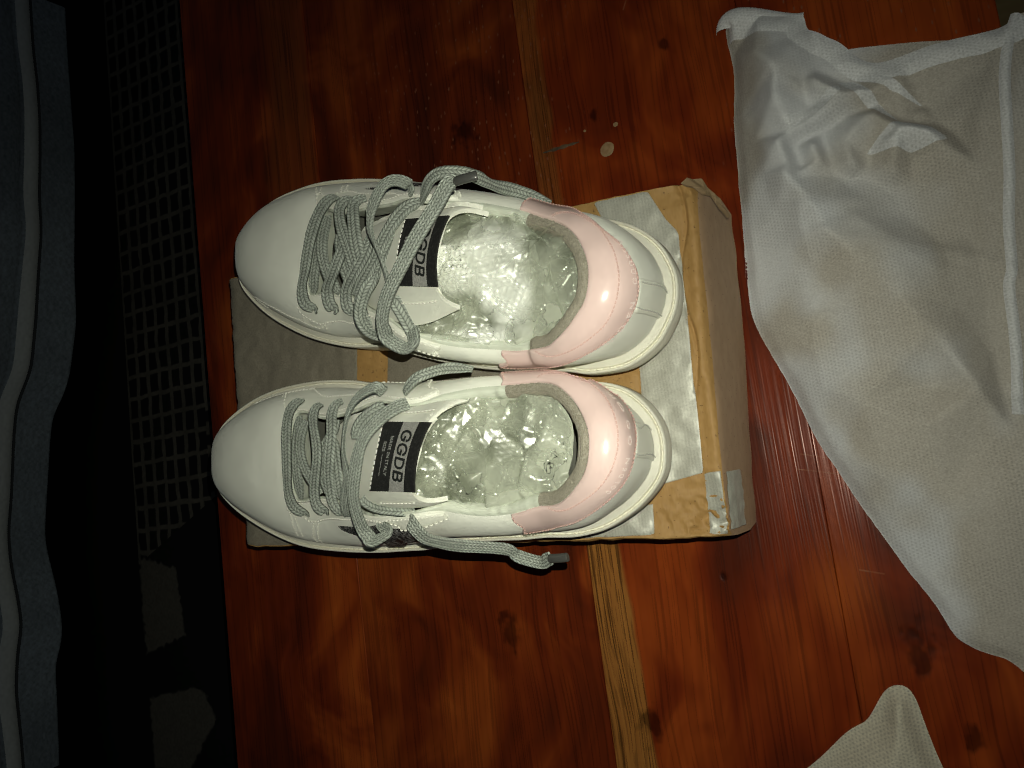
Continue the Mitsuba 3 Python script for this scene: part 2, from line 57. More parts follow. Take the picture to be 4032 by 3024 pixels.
"stripst":[[.51593,.37007],[.51884,.15441],[.51811,.02211],[.51333,.0],[.49431,.44794],[.49397,.21217],[.49249,.03944],[.49,.0]],
"eyeN":[[.08537,.9218],[.08934,.83338],[.09437,.76561],[.10347,.73996],[.1171,.67418],[.12522,.62715],[.13881,.6839],[.16758,.7989],[.1937,.91373],[.22079,.84365],[.22968,.74937],[.24606,.77524],[.25542,.81456],[.26647,.88125],[.26532,.93732]],
"eyeF":[[.91735,.89252],[.90939,.70657],[.89874,.44449],[.89032,.39573],[.88115,.39267],[.87099,.32018],[.8645,.52732],[.85109,.63276],[.83227,.67462],[.81269,.74089],[.80187,.71807],[.78667,.44898],[.76667,.40816],[.75333,.42857],[.74651,.76641],[.7388,.91109],[.73995,.95664]],
"toeN":[[.93,.2449],[.91667,.22449],[.90333,.22449],[.88667,.20408],[.87667,.18367]],
"seamN":[[.09545,.75643],[.10464,.58314],[.11551,.29489],[.12564,.6212],[.12686,.5234],[.1344,.21552]],
"seamF":[[.89791,.46939],[.89,.22449],[.87071,.32193],[.86667,.18367]],
"star":[[.15425,.64467],[.176,.73298],[.1979,.85309],[.21056,.79666],[.22854,.75107],[.23891,.70675],[.25545,.51296],[.26333,.2449],[.25667,.2449],[.24201,.45204],[.23454,.4378],[.23,.2449],[.22333,.26531],[.21667,.26531],[.21081,.4402],[.20428,.5674],[.18074,.59118],[.16247,.59982]],
"tongue":[[[-.25523,.03916,.1368],[-.22274,.04126,.1518],[-.19549,.03991,.1588],[-.17611,.03967,.1618],[-.16365,.03811,.1578]],
[[-.25508,.03375,.1388],[-.20631,.03488,.1628],[-.18895,.03208,.1698],[-.17834,.03056,.1738],[-.17477,.03013,.1748]],
[[-.25804,.02351,.1408],[-.20814,.01978,.1688],[-.19065,.01803,.1778],[-.18204,.01699,.1808],[-.17958,.01673,.1808]],
[[-.25962,.01034,.1388],[-.21709,.00472,.1638],[-.19892,.003,.1718],[-.19079,.00209,.1738],[-.18788,.00166,.1738]],
[[-.25729,.0012,.1348],[-.22903,-.00257,.1508],[-.20704,-.00521,.1558],[-.19089,-.00538,.1588],[-.17943,-.00379,.1588]]],
"label":[[[-.20415,.03463,.1658],[-.17087,.02927,.1788]],
[[-.20579,.01955,.1718],[-.17461,.01631,.1858]],
[[-.21482,.00467,.1668],[-.18348,.00146,.1778]]],
"laces":[[[-.27655,.05736,.1358],[-.27756,.05622,.1388],[-.28003,.05414,.1398],[-.28115,.04768,.1428],[-.27998,.0332,.1468],[-.28293,.02002,.1448],[-.28838,.00808,.1388],[-.2866,.00203,.1378],[-.28338,-.00075,.1368],[-.28324,-.00312,.1318]],
[[-.28023,.04908,.1348],[-.27961,.03716,.1388],[-.28059,.02633,.1398],[-.28154,.01618,.1388],[-.28508,.00634,.1338]],
[[-.27256,.04578,.1378],[-.27597,.0353,.1408],[-.27461,.02429,.1418],[-.27093,.01506,.1408],[-.26758,.00715,.1378]],
[[-.26002,.05211,.1408],[-.26078,.05065,.1438],[-.26201,.04745,.1448],[-.25977,.03709,.1478],[-.25773,.02764,.1498],[-.26151,.01761,.1478],[-.26705,.00751,.1438],[-.26659,.0008,.1428],[-.26475,-.00144,.1418],[-.26573,-.00245,.1368]],
[[-.24896,.04218,.1428],[-.25293,.03349,.1458],[-.25897,.02509,.1458],[-.25951,.01724,.1448],[-.25998,.00661,.1418]],
[[-.24253,.05087,.1458],[-.24393,.04947,.1488],[-.24604,.04553,.1498],[-.24491,.03755,.1528],[-.24528,.02738,.1548],[-.24896,.01761,.1528],[-.25257,.00887,.1488],[-.25314,.00108,.1468],[-.25115,-.00272,.1458],[-.25145,-.00528,.1408]],
[[-.24925,.03299,.1468],[-.24642,.02231,.1498],[-.24687,.01207,.1488],[-.24881,.00313,.1458]],
[[-.21062,.04334,.1548],[-.21662,.04079,.1578],[-.22168,.03659,.1598],[-.22481,.02967,.1608]],
[[-.20552,.04895,.1618],[-.20571,.05021,.1648],[-.20933,.05035,.1668],[-.21556,.0476,.1678],[-.22152,.0419,.1678],[-.22405,.03442,.1688],[-.22603,.02628,.1688],[-.22666,.01854,.1678],[-.22852,.01083,.1648],[-.23455,.00391,.1598],[-.23884,-.00149,.1558],[-.24096,-.00514,.1508]],
[[-.19385,.04126,.1608],[-.19773,.0393,.1668],[-.20356,.03494,.1708],[-.20925,.02874,.1738],[-.21261,.0211,.1758],[-.21616,.01342,.1748],[-.22066,.00505,.1718],[-.22409,-.0026,.1668],[-.22595,-.01001,.1618],[-.2245,-.01582,.1588],[-.2203,-.01777,.1578],[-.2168,-.01639,.1568],[-.21676,-.01335,.1548],[-.2201,-.01056,.1528]],
[[-.22561,.00229,.1588],[-.22124,-.00177,.1588],[-.21415,-.00426,.1588],[-.20705,-.00563,.1578],[-.20141,-.00703,.1548]],
[[-.19502,.04652,.1598],[-.19059,.04843,.1638],[-.18647,.05061,.1648],[-.18261,.05279,.1618],[-.17918,.05478,.1548],[-.17559,.05566,.1468],[-.17057,.05476,.1388]],
[[-.20064,-.01063,.1578],[-.1972,-.01313,.1618],[-.19594,-.01731,.1588],[-.19468,-.02126,.1508],[-.19223,-.02405,.1418],[-.1874,-.0264,.1338],[-.18113,-.02813,.1278],[-.17544,-.02996,.1218],[-.17274,-.03254,.1168],[-.16959,-.03604,.1128],[-.16342,-.03833,.1118],[-.1572,-.03807,.1148],[-.15251,-.03662,.1188]]],
"lacew":[.0059,.0058,.0058,.0059,.0058,.0059,.0058,.006,.0057,.0066,.006,.005,.0064],"lroll":[[.0,.0,.0,.0,.0,.0,.0,.0,.0,.0],[.0,.0,.0,.0,.0],[.0,.0,.0,.0,.0],[.0,.0,.0,.0,.0,.0,.0,.0,.0,.0],[.0,.0,.0,.0,.0],[.0,.0,.0,.0,.0,.0,.0,.0,.0,.0],[.0,.0,.0,.0],[.0,.0,.0,.0],[.0,-10.0,-25.0,-30.0,-40.0,-50.0,-50.0,-40.0,-20.0,.0,.0,.0],[-10.0,-10.0,-10.0,-10.0,-5.0,.0,.0,.0,.0,20.0,40.0,40.0,20.0,.0],[.0,20.0,30.0,30.0,20.0],[.0,.0,.0,-10.0,-20.0,-30.0,-30.0],[.0,.0,.0,-10.0,-15.0,-20.0,-20.0,-15.0,.0,20.0,25.0,10.0,.0]],
"aglets":[[[-.15304,-.03658,.1188],[-.14733,-.03658,.1208],[-.14231,-.03631,.1218]]],
"wad":[[-.20717,.02348,.1503],[-.19946,.0322,.1513],[-.18863,.03728,.1503],[-.17975,.03897,.1483],[-.17105,.04007,.1463],[-.1625,.04086,.1443],[-.14934,.03958,.1443],[-.13593,.03668,.1463],[-.12668,.03369,.1513],[-.12309,.02932,.1513],[-.12156,.02303,.1493],[-.12269,.01766,.1463],[-.12405,.01115,.1453],[-.12498,.00408,.1463],[-.12692,-.00172,.1473],[-.13052,-.00573,.1473],[-.1362,-.00824,.1463],[-.14758,-.00935,.1423],[-.15784,-.00983,.1413],[-.17124,-.01026,.1413],[-.18421,-.00861,.1423],[-.19264,-.00633,.1453],[-.20107,-.00344,.1483],[-.21029,-.00053,.1503],[-.21092,.01171,.1503]]},"box":{"corner":[[-.38245,.15954,.0788],[-.06772,.13583,.0788],[-.07848,-.03719,.0788],[-.38509,-.01851,.0788]],
"right":[[-.0657,.13103,.0788],[-.0643,.10987,.0788],[-.06733,.05986,.0788],[-.07072,.02341,.0788],[-.07213,-.00785,.0788],[-.07648,-.03358,.0788]],
"crease":[[-.06778,.12902,.0788],[-.06788,.11083,.0788],[-.06999,.08567,.0788],[-.0728,.04846,.0788],[-.07343,.01772,.0788],[-.07427,-.00639,.0788]],
"tapeL":[[-.38461,.16147,.0788],[-.27401,.14649,.0788],[-.29557,-.02653,.0788],[-.38709,-.02047,.0788]],
"kraftL":[[-.27362,.14961,.0788],[-.2515,.14721,.0788],[-.27396,-.02816,.0788],[-.29557,-.02653,.0788]],
"tapeM":[[-.2513,.14874,.0788],[-.14426,.13975,.0788],[-.15288,.04991,.0788],[-.12663,-.01915,.0788],[-.1269,-.03321,.0788],[-.27396,-.02816,.0788]],
"tapeR":[[-.12045,.13968,.0788],[-.09152,.13752,.0788],[-.0846,.12072,.0788],[-.0793,.1123,.0788],[-.07995,.10241,.0788],[-.08091,.08077,.0788],[-.08174,.05937,.0788],[-.08336,.03787,.0788],[-.08356,.02631,.0788],[-.08539,-.00639,.0788],[-.1024,-.00908,.0788],[-.11493,-.01093,.0788],[-.11195,.01713,.0788],[-.10882,.04707,.0788],[-.1088,.0815,.0788],[-.11182,.11576,.0788]],
"tapeC":[[-.08518,-.00666,.0788],[-.07036,-.00638,.0788],[-.077,-.03684,.0788],[-.08786,-.03594,.0788]],
"tapeB":[[-.12663,-.01915,.0788],[-.11222,-.01871,.0788],[-.11386,-.03354,.0788],[-.15059,-.03204,.0788],[-.14837,-.01701,.0788]]},"tbl":{"left":[[-.49204,.4524,.0],[-.49246,-.18891,.0]],
"s2":[[-.35758,.39623,.0],[-.36018,-.18292,.0]],
"s3":[[-.18164,.32272,-.0],[-.18235,-.17487,.0]],
"s4":[[-.04182,.26431,.0],[-.04171,-.1685,.0]],
"right":[[.08213,.21253,.0],[.08227,.19254,.0]],
"dowel":[[-.1315,.19956,.0],[-.12378,.21364,.0],[-.14426,.216,.0]],
"filler":[[-.17452,.21077,.0],[-.14917,.21018,.0]],
"end":[[-.18191,.20974,-.0]],
"knots":[[-.22997,.24353,.0],[-.24328,-.095,.0],[-.00851,-.10965,.0],[-.15698,-.14897,.0],[.00726,-.15504,-.0],[-.1384,.2237,.0],[-.08565,.25218,.0],[-.10165,-.06717,.0]],
"sap3":[[-.18174,-.04169,.0],[-.15593,-.0416,.0],[-.15402,-.14074,.0],[-.18278,-.14114,.0]],
"sap3t":[[-.18164,.32272,-.0],[-.16983,.31779,.0],[-.16377,.17727,.0],[-.1821,.18253,.0]],
"sap2":[[-.40058,.39175,.0],[-.35858,.39664,.0],[-.36051,.24479,.0],[-.39609,.25533,.0]],
"flap":[[-.07465,-.02245,.0],[-.07142,-.02478,.0],[-.0733,-.03209,.0],[-.07984,-.03557,.0],[-.08082,-.03036,.0]],
"glare":[[-.04716,.00812,.0]],
"corners":[[-.74717,.55899,.0],[.09367,.2077,.0],[.02697,-.1654,.0],[-.79884,-.20278,.0]]},"fold1":[[-.00701,.22438,.0],[-.0012,.22048,.0],[.0062,.21198,.0],[.01454,.19986,.0],[.02227,.19307,.0],[.02897,.18121,.0],[.03564,.17262,.0],[.04121,.16547,.0],[.03224,.1717,.0],[.02076,.1817,.0],[.01158,.1874,.0],[.00247,.20013,.0],[-.0058,.21431,-.0]],
"fold2":[[.00362,.18874,.0],[.01077,.18769,.0],[.01569,.18153,.0],[.02282,.16935,-.0],[.0281,.15943,.0],[.01976,.16604,.0],[.01074,.17737,.0]],
"fold3":[[.0283,.15822,.0],[.03947,.15313,.0],[.0474,.14237,.0],[.03096,.1408,.0],[.01081,.14676,.0],[.01921,.15304,-.0]],
"fold4":[[-.02592,.17474,.0],[-.0118,.17811,.0],[.00381,.18471,.0],[.004,.18068,.0],[-.00906,.1732,.0],[-.02317,.1693,.0]],
"bagpts":[[-.0337,.21647,.02],[-.02693,.20367,.025],[-.02812,.18555,.025],[-.02943,.16222,.024],[-.02909,.14302,.024],[-.02131,.12908,.022],[-.01383,.10845,.022],[-.00413,.09321,.022],[-.04046,.19606,.01],[-.04257,.17147,.01],[-.04292,.15126,.011],[-.03816,.13021,.011],[-.03257,.10459,.011],[-.04111,.21427,.011],[-.01298,.19418,.015],[-.01109,.18104,.012],[-.02234,.16656,.019],[-.00967,.16966,.02],[.00404,.17678,.019],[-.02321,.16144,.011],[-.00948,.16566,.01],[.00308,.16885,.011],[-.02714,.14992,.02],[-.01365,.15537,.021],[.00187,.15465,.017],[-.00738,.15242,.01],[-.02089,.1482,.012],[-.02536,.14221,.02],[-.01176,.14741,.019],[.00353,.13976,.018],[.02071,.13259,.014],[-.00679,.14105,.009],[.00744,.13615,.008],[.02687,.15024,.022],[.01048,.14453,.007],[.03046,.1384,.006],[.04582,.13763,.015],[.03775,.14651,.02],[-.02465,.20136,.025],[-.00793,.18931,.022],[.00362,.17847,.021],[.01582,.16426,.019],[.02655,.15283,.019],[-.00629,.19946,.012],[.00704,.1881,.009],[.02014,.17228,.007],[.03009,.15943,.007],[.03996,.16571,.004],[.04582,.1544,.004],[.05334,.14511,.005],[.06166,.16035,.01],[.03114,.17963,.014],[.03966,.16473,.009],[.01946,.17681,.015],[.05651,.17258,.007],[.07157,.17486,.01],[.06321,.14963,.013],[.05918,.12535,.01],[.04042,.12357,.005],[.02951,.12832,.006],[.0173,.12698,.007],[.02399,.10993,.005],[.03516,.09333,.005],[.0084,.12187,.011],[.00251,.10991,.017],[.01248,.09349,.018],[.05035,.09384,.005],[.02377,.18837,.011],[.0127,.19585,.012],[.0355,.18639,.01],[.05572,.18675,.011],[.07626,.18249,.013],[.01213,.06953,.02],[.02234,.0481,.021],[.03056,.03269,.019],[.03827,.01606,.018],[.0482,-.00347,.013],[-.03012,.05974,.013],[-.03027,.0312,.012],[-.01397,.0184,.017],[-.00836,-.00805,.012],[.0117,.00181,.017],[.01684,-.03296,.011],[.03039,-.04629,.012],[.01981,-.07923,.006],[.03355,-.09023,.006],[.04509,-.02683,.015],[.03118,-.01329,.009],[.02105,.02253,.01],[.03532,.05766,.012],[.04772,.03378,.006],[.0492,.01182,.005],[-.01326,.06788,.014],[.03872,.07644,.01],[.05096,.06771,.007]],
"bag":[[-.04933,.24795,.0],[-.04969,.2395,.0],[-.04902,.22218,.0],[-.05144,.20402,.0],[-.0543,.18612,.0],[-.05561,.16886,.0],[-.05739,.14878,.0],[-.05901,.12376,.0],[-.06185,.0984,.0],[-.05962,.11301,.0],[-.0617,.09141,.0],[-.06081,.07118,.0],[-.05541,.05395,.0],[-.04534,.02406,.0],[-.0392,.00253,.0],[-.03239,-.01355,.0],[-.02356,-.03439,-.0],[-.01474,-.05302,-.0],[-.00617,-.07108,.0],[.0024,-.08709,.0],[.00718,-.09951,.0],[.00979,-.10413,.0],[.02001,-.11109,.0],[.02619,-.11341,.0],[.03494,-.12081,.0]],
"bagtop":[[-.04933,.24795,.0],[-.04627,.24856,.0],[-.04065,.24696,.0],[-.02987,.24213,.0],[-.01675,.23627,.0],[-.00693,.23194,.0],[-.00624,.2252,.0],[.00633,.21273,.0],[.01466,.20061,.0],[.02279,.19366,.0],[.03669,.19289,.0],[.05743,.1932,.0],[.07542,.19142,.0],[.08297,.19218,.0],[.08641,.19498,.0]],
"bagback":[[.00456,.2126,.0],[.01475,.2113,.0],[.02695,.20829,.0],[.04649,.20295,.0],[.06855,.19522,.0],[.08117,.1903,.0],[.08968,.18525,.0]],
"bagridge":[[-.04231,.23663,.0],[-.03526,.22653,.0],[-.02851,.21563,.0],[-.03065,.19676,.0],[-.03108,.17135,-.0],[-.03072,.15106,-.0],[-.0224,.1357,.0],[-.01454,.11401,.0],[-.00435,.098,.0],[.00189,.08893,.0],[.01269,.07276,.0],[.02343,.05046,.0],[.0319,.03413,.0],[.04195,.01323,.0],[.04963,-.00357,.0]],
"bagflap":[[-.02427,.21302,.0],[-.00833,.19903,.0],[.00387,.18766,.0],[.01651,.1715,.0],[.02764,.15911,.0]],
"bagfold2":[[-.02774,.16926,.0],[-.01614,.17354,.0],[.0034,.18485,.0]],
"bagfold3":[[-.03072,.15106,-.0],[-.02067,.157,.0],[-.0062,.15349,.0],[.01072,.14726,.0],[.02825,.15795,.0],[.0395,.15331,.0],[.04777,.14225,.0],[.03023,.14122,.0],[.01065,.14681,.0]],
"bagseam":[[.08641,.19498,.0],[.08167,.18485,.0],[.07654,.1684,.0],[.07267,.14245,.0],[.06952,.11651,.0],[.06502,.09119,.0],[.06186,.0693,-.0],[.06081,.06668,.0],[.05936,.05107,.0],[.0572,.02785,.0],[.05263,.00217,.0]],
"bag2":[[-.07334,-.16989,.0],[-.05442,-.15435,.0],[-.04574,-.14786,.0],[-.04083,-.14542,.0],[-.03731,-.14224,.0],[-.02955,-.1313,.0],[-.02526,-.12756,.0],[-.02116,-.12648,.0],[-.01761,-.12755,.0],[-.01487,-.13152,.0],[-.01269,-.14182,.0],[-.01057,-.1538,.0],[-.00865,-.16267,.0],[-.00649,-.16997,.0]],
"sofaedge":[[-1.1199,.91229,-.33],[-1.12053,.79174,-.33],[-1.11826,.70928,-.33],[-1.11604,.62828,-.33],[-1.12283,.53171,-.33],[-1.13294,.43739,-.33],[-1.13499,.34256,-.33],[-1.15786,.26053,-.33],[-1.17529,.22987,-.33],[-1.20744,.20071,-.33],[-1.21663,.16018,-.33],[-1.23838,.03479,-.33],[-1.24216,.00908,-.33],[-1.2364,-.01725,-.33],[-1.21741,-.07681,-.33],[-1.20865,-.12744,-.33],[-1.21208,-.1558,-.33],[-1.23081,-.18742,-.33],[-1.23134,-.28924,-.33],[-1.23452,-.36521,-.33]],
"sofastripe":[[-1.12831,.87944,-.265],[-1.12629,.78301,-.265],[-1.11893,.72155,-.265],[-1.11739,.66313,-.265],[-1.12293,.58877,-.265],[-1.12987,.53439,-.265],[-1.1266,.47765,-.265],[-1.14213,.40797,-.265],[-1.15591,.33819,-.265],[-1.17133,.26906,-.265],[-1.18475,.25025,-.265],[-1.21031,.2253,-.265],[-1.22252,.16153,-.265],[-1.23316,.0764,-.265],[-1.2451,.0241,-.265],[-1.24275,-.02899,-.265],[-1.22875,-.08191,-.265],[-1.22271,-.11987,-.265],[-1.23642,-.15021,-.265],[-1.24402,-.21788,-.265],[-1.23431,-.28439,-.265],[-1.22975,-.33997,-.265]],
"rug1":[[-1.14741,.97267,-.45],[-1.17504,.26023,-.45],[-.98715,.2277,-.45],[-.98383,.90434,-.45],[-1.15971,-.0431,-.45],[-1.06951,-.06834,-.45]],
"rugp1":[[-1.16125,-.04104,-.45],[-1.07184,-.06443,-.45],[-1.07328,-.10561,-.45],[-1.05883,-.17467,-.45],[-1.10906,-.19006,-.45],[-1.1579,-.20412,-.45],[-1.16025,-.13952,-.45]],
"rugp2":[[-1.15688,-.26966,-.45],[-1.05096,-.25179,-.45],[-1.02589,-.25999,-.45],[-1.00395,-.30214,-.45],[-1.06958,-.38118,-.45],[-1.15583,-.38508,-.45]],
"rugstep":[[-1.04143,.15459,-.45],[-1.05837,.15116,-.45],[-1.01538,.14313,-.45],[-1.03526,-.03886,-.45],[-1.0534,-.04313,-.45],[-1.06026,-.08391,-.45]],
"cam":{"o":[.0,.0,.45066],"r":[[.88572,.16857,.43254],[-.12518,.98395,-.12713],[-.44703,.05846,.89261]]}}
D = {k: v for k, v in D.items()}
A3 = lambda o: np.array(o, float)
rng = np.random.default_rng(7)
T4 = mi.ScalarTransform4f
scene, labels = {}, {}

# ------------------------------------------------------------------ camera, light, exposure
CO, CR = A3(D['cam']['o']), A3(D['cam']['r'])
scene['camera'] = {'type': 'perspective', 'fov': 67.31, 'fov_axis': 'x', 'near_clip': 0.02, 'far_clip': 20.0,
    'to_world': T4().look_at(origin=CO.tolist(), target=(CO - CR[:, 2]).tolist(), up=CR[:, 1].tolist())}
# the phone's flash, a little above the lens; a spot with soft edge
FLASH = CO + 0.013 * CR[:, 1] + 0.004 * CR[:, 0]
AIM = A3([-0.170, 0.010, 0.09])
scene['flash'] = {'type': 'spot', 'to_world': T4().look_at(origin=FLASH.tolist(), target=AIM.tolist(), up=[0, 1, 0]),
    'intensity': {'type': 'rgb', 'value': [0.468, 0.472, 0.388]}, 'cutoff_angle': 54.0, 'beam_width': 5.0}
# faint light of the dark room
scene['room_light'] = {'type': 'constant', 'radiance': {'type': 'rgb', 'value': [0.0080, 0.0105, 0.0140]}}
exposure = 0.0

# ------------------------------------------------------------------ helpers
def key(name):
    if name not in scene and name not in labels and not any(k.startswith(name + '__') for k in scene): return name
    i = 1
    while True:
        k = f'{name}_{i:03d}'
        if k not in scene and k not in labels and not any(q.startswith(k + '__') for q in scene): return k
        i += 1
def put(name, mesh, bsdf, parent=None, smooth=True, label=None, cat=None, kind=None, group=None, uv=None, **more):
    k = key((parent + '__' if parent else '') + name)
    scene[k] = mikit.ply(mesh, bsdf, smooth, uv=uv, **more)
    tag(k, label, cat, kind, group)
    return k
def tag(k, label=None, cat=None, kind=None, group=None):
    e = {n: v for n, v in (('label', label), ('category', cat), ('kind', kind), ('group', group)) if v}
    if e: labels[k] = {**labels.get(k, {}), **e}
def rgb(r, g, b): return {'type': 'rgb', 'value': [r, g, b]}
def two(b): return {'type': 'twosided', 'bsdf': b}


def unit(v): return v / np.maximum(np.linalg.norm(v, axis=-1, keepdims=True), 1e-12)
def sstep(a, b, x):
    t = np.clip((x - a) / (b - a), 0, 1); return t * t * (3 - 2 * t)
def vnormals(V, F):
    n = np.zeros_like(V); f = np.cross(V[F[:, 1]] - V[F[:, 0]], V[F[:, 2]] - V[F[:, 0]])
    for k in range(3): np.add.at(n, F[:, k], f)
    return unit(n)
def quads(n, m, closed=False):
    """triangles of a grid of n x m vertices; closed joins the first index round"""
    i = np.arange(n if closed else n - 1)[:, None]; j = np.arange(m - 1)[None]
    a, b = i * m + j, ((i + 1) % n) * m + j
    a, b = a.ravel(), b.ravel()
    return np.vstack([np.c_[a, b, b + 1], np.c_[a, b + 1, a + 1]])
class Loop:
    def __init__(s, P):
        P = np.asarray(P, float); u = np.arange(len(P) + 1) / len(P)
        s.c = CubicSpline(u, np.vstack([P, P[:1]]), bc_type='periodic')
    def __call__(s, u): return s.c(np.asarray(u) % 1.0)
    def out(s, u):
        """horizontal outward normal (the loop runs counter-clockwise seen from above)"""
        t = s.c(np.asarray(u) % 1.0, 1); n = np.stack([t[..., 1], -t[..., 0], 0 * t[..., 0]], -1)
        return unit(n)
class Upper:
    """a shoe's upper: rails from the sole's joint to the edge of the opening"""
    def __init__(s, lip, rim): s.S, s.T = Loop(lip), Loop(rim)
    def __call__(s, u, v):
        u, v = np.asarray(u, float) % 1.0, np.asarray(v, float)
        S, T, o, oT = s.S(u), s.T(u), s.S.out(u), s.T.out(u)
        w = np.minimum(u, 1 - u)[..., None]                     # 0 toe tip, .5 heel
        toe = 1 - sstep(.07, .15, w)
        heel = sstep(.36, .5, w)
        P0 = S - o * .0056 + [0, 0, .0015]
        d = T - P0; dz = d[..., 2:3]; dh = d * [1, 1, 0]
        up = np.array([0, 0, 1.0])
        P1s = P0 + up * dz * (.48 + .16 * heel) + o * (.0035 - .0020 * heel)
        P2s = T - up * dz * (.15 - .19 * heel) + oT * (.0098 + .0088 * heel)
        P1t = P0 + up * dz * .78 + dh * .05
        P2t = T - dh * .42 + up * dz * .06
        P1, P2 = P1s * (1 - toe) + P1t * toe, P2s * (1 - toe) + P2t * toe
        v = v[..., None]; a = 1 - v
        return P0 * a**3 + 3 * P1 * a * a * v + 3 * P2 * a * v * v + T * v**3
    def normal(s, u, v):
        e = 2e-3
        v = np.asarray(v, float)
        du = s(np.asarray(u) + e, v) - s(np.asarray(u) - e, v)
        dv = s(u, np.minimum(v + e, 1)) - s(u, np.maximum(v - e, 0))
        return unit(np.cross(du, dv))
    def grid(s, n, m, v0=0., v1=1.):
        u, v = np.meshgrid(np.arange(n) / n, np.linspace(v0, v1, m), indexing='ij')
        return s(u, v).reshape(-1, 3), quads(n, m, True), np.stack([u, v], -1).reshape(-1, 2)


def polyline(P, n, closed=False):
    """n points at equal steps on a smooth curve through P"""
    P = A3(P)
    if closed: P = np.vstack([P, P[:1]])
    t = np.r_[0, np.cumsum(np.maximum(np.linalg.norm(np.diff(P, axis=0), axis=1), 1e-9) ** .7)]
    c = CubicSpline(t, P, bc_type='periodic' if closed else 'not-a-knot') if len(P) > 2 else (lambda x: P[0] + (P[1] - P[0]) * (np.asarray(x) / t[-1])[:, None])
    x = c(np.linspace(0, t[-1], 1500))
    s = np.r_[0, np.cumsum(np.linalg.norm(np.diff(x, axis=0), axis=1))]
    q = np.linspace(0, s[-1], n + closed)[:n]
    return np.stack([np.interp(q, s, x[:, k]) for k in range(x.shape[1])], -1)
def plen(P): return np.linalg.norm(np.diff(A3(P), axis=0), axis=1).sum()
def sweep(P, N, prof, cap=True):
    """a closed profile (across, up) carried along P with up-vectors N"""
    P = A3(P); t = unit(np.gradient(P, axis=0)); b = unit(np.cross(N, t)); n = np.cross(t, b)
    pr = A3(prof); pr = pr if pr.ndim == 3 else np.broadcast_to(pr, (len(P),) + pr.shape)
    V = P[:, None] + pr[:, :, :1] * b[:, None] + pr[:, :, 1:] * n[:, None]
    k = V.shape[1]; V2 = np.concatenate([V, V[:, :1]], 1).reshape(-1, 3)
    F = quads(len(P), k + 1)
    V = V2
    if cap:
        c0, c1 = len(V), len(V) + 1
        V = np.vstack([V, P[:1], P[-1:]]); e = (len(P) - 1) * (k + 1)
        F = np.vstack([F] + [[[c0, i + 1, i]] for i in range(k)] + [[[c1, e + i, e + i + 1]] for i in range(k)])
    return V, F[:, ::-1]
def rounded(w, h, k=4):
    """profile of a flat band with round edges"""
    r = h / 2; a = np.linspace(-np.pi / 2, np.pi / 2, k + 1)
    R = np.c_[w / 2 - r + r * np.cos(a), r * np.sin(a)]; L = np.c_[-(w / 2 - r) - r * np.cos(a), -r * np.sin(a)]
    m = np.linspace(w / 2 - r, -(w / 2 - r), 6)[1:-1]
    return np.vstack([R, np.c_[m, m * 0 + r], L, np.c_[-m, m * 0 - r]])
def join(parts):
    vs, fs, n = [], [], 0
    for v, f in parts:
        vs.append(A3(v)); fs.append(np.asarray(f) + n); n += len(v)
    return np.vstack(vs), np.vstack(fs)
def fill(poly, step, edge=None):
    """points and triangles of a shapely polygon, with rings of points along its edge; returns xy, faces, distance to the edge"""
    pts = []
    rings = [0.0] + (edge or [])
    for d in rings:
        g = poly.buffer(-d) if d else poly
        for p in getattr(g, 'geoms', [g]):
            if p.is_empty: continue
            L = p.exterior.length; n = max(8, int(L / step))
            pts += [p.exterior.interpolate(i * L / n).coords[0] for i in range(n)]
    g = poly.buffer(-rings[-1] - step * .55)
    x0, y0, x1, y1 = poly.bounds
    X, Y = np.meshgrid(np.arange(x0, x1 + step, step), np.arange(y0, y1 + step, step * .87))
    X[1::2] += step / 2
    q = np.c_[X.ravel(), Y.ravel()]
    if not g.is_empty: q = q[shapely.contains_xy(g, q[:, 0], q[:, 1])]; pts = np.vstack([np.array(pts), q])
    pts = A3(pts); F = Delaunay(pts).simplices
    c = pts[F].mean(1); F = F[shapely.contains_xy(poly.buffer(1e-7), c[:, 0], c[:, 1])]
    a = pts[F]; ar = np.cross(a[:, 1] - a[:, 0], a[:, 2] - a[:, 0]); F = F[abs(ar) > 1e-12]; ar = ar[abs(ar) > 1e-12]
    F[ar < 0] = F[ar < 0][:, ::-1]
    return pts, F, shapely.distance(shapely.points(pts), poly.exterior)
def wrap_u(uv):
    uv = A3(uv).copy(); uv[:, 0] = np.unwrap(uv[:, 0] * 2 * np.pi) / (2 * np.pi); return uv

# ------------------------------------------------------------------ materials
def principled(col, rough, **k):
    return two({'type': 'principled', 'base_color': col if isinstance(col, dict) else rgb(*col), 'roughness': rough, **k})
def bump(b, fn, scale, eps=3e-4):
    return {'type': 'twosided', 'bsdf': {'type': 'bumpmap', 'arbitrary': mikit.proc(fn, eps), 'scale': scale, 'bsdf': b['bsdf']}}

def leather_col(p, n, uv):
    k = fbm(p.x * 60, p.y * 60, p.z * 60)
    return mix([.76, .765, .69], [.83, .835, .76], k)
def leather_bump(p, n, uv):
    return fbm(p.x * 900, p.y * 900, p.z * 900, 2) + 2.5 * fbm(p.x * 90, p.y * 90, p.z * 90, 2)
scene['leather'] = bump(principled(mikit.proc(leather_col), .5, specular=.32), leather_bump, .00022)
scene['leather_smooth'] = bump(principled((.77, .775, .69), .46, specular=.36), leather_bump, .00007)
scene['patent'] = bump(two({'type': 'roughplastic', 'diffuse_reflectance': rgb(.73, .55, .52), 'alpha': .05, 'int_ior': 1.48, 'distribution': 'ggx'}), lambda p, n, uv: fbm(p.x * 70, p.y * 70, p.z * 70, 2), .00025)
scene['pink_thread'] = principled((.62, .40, .36), .4, specular=.7)
scene['white_thread'] = principled((.78, .77, .70), .4, specular=.6)
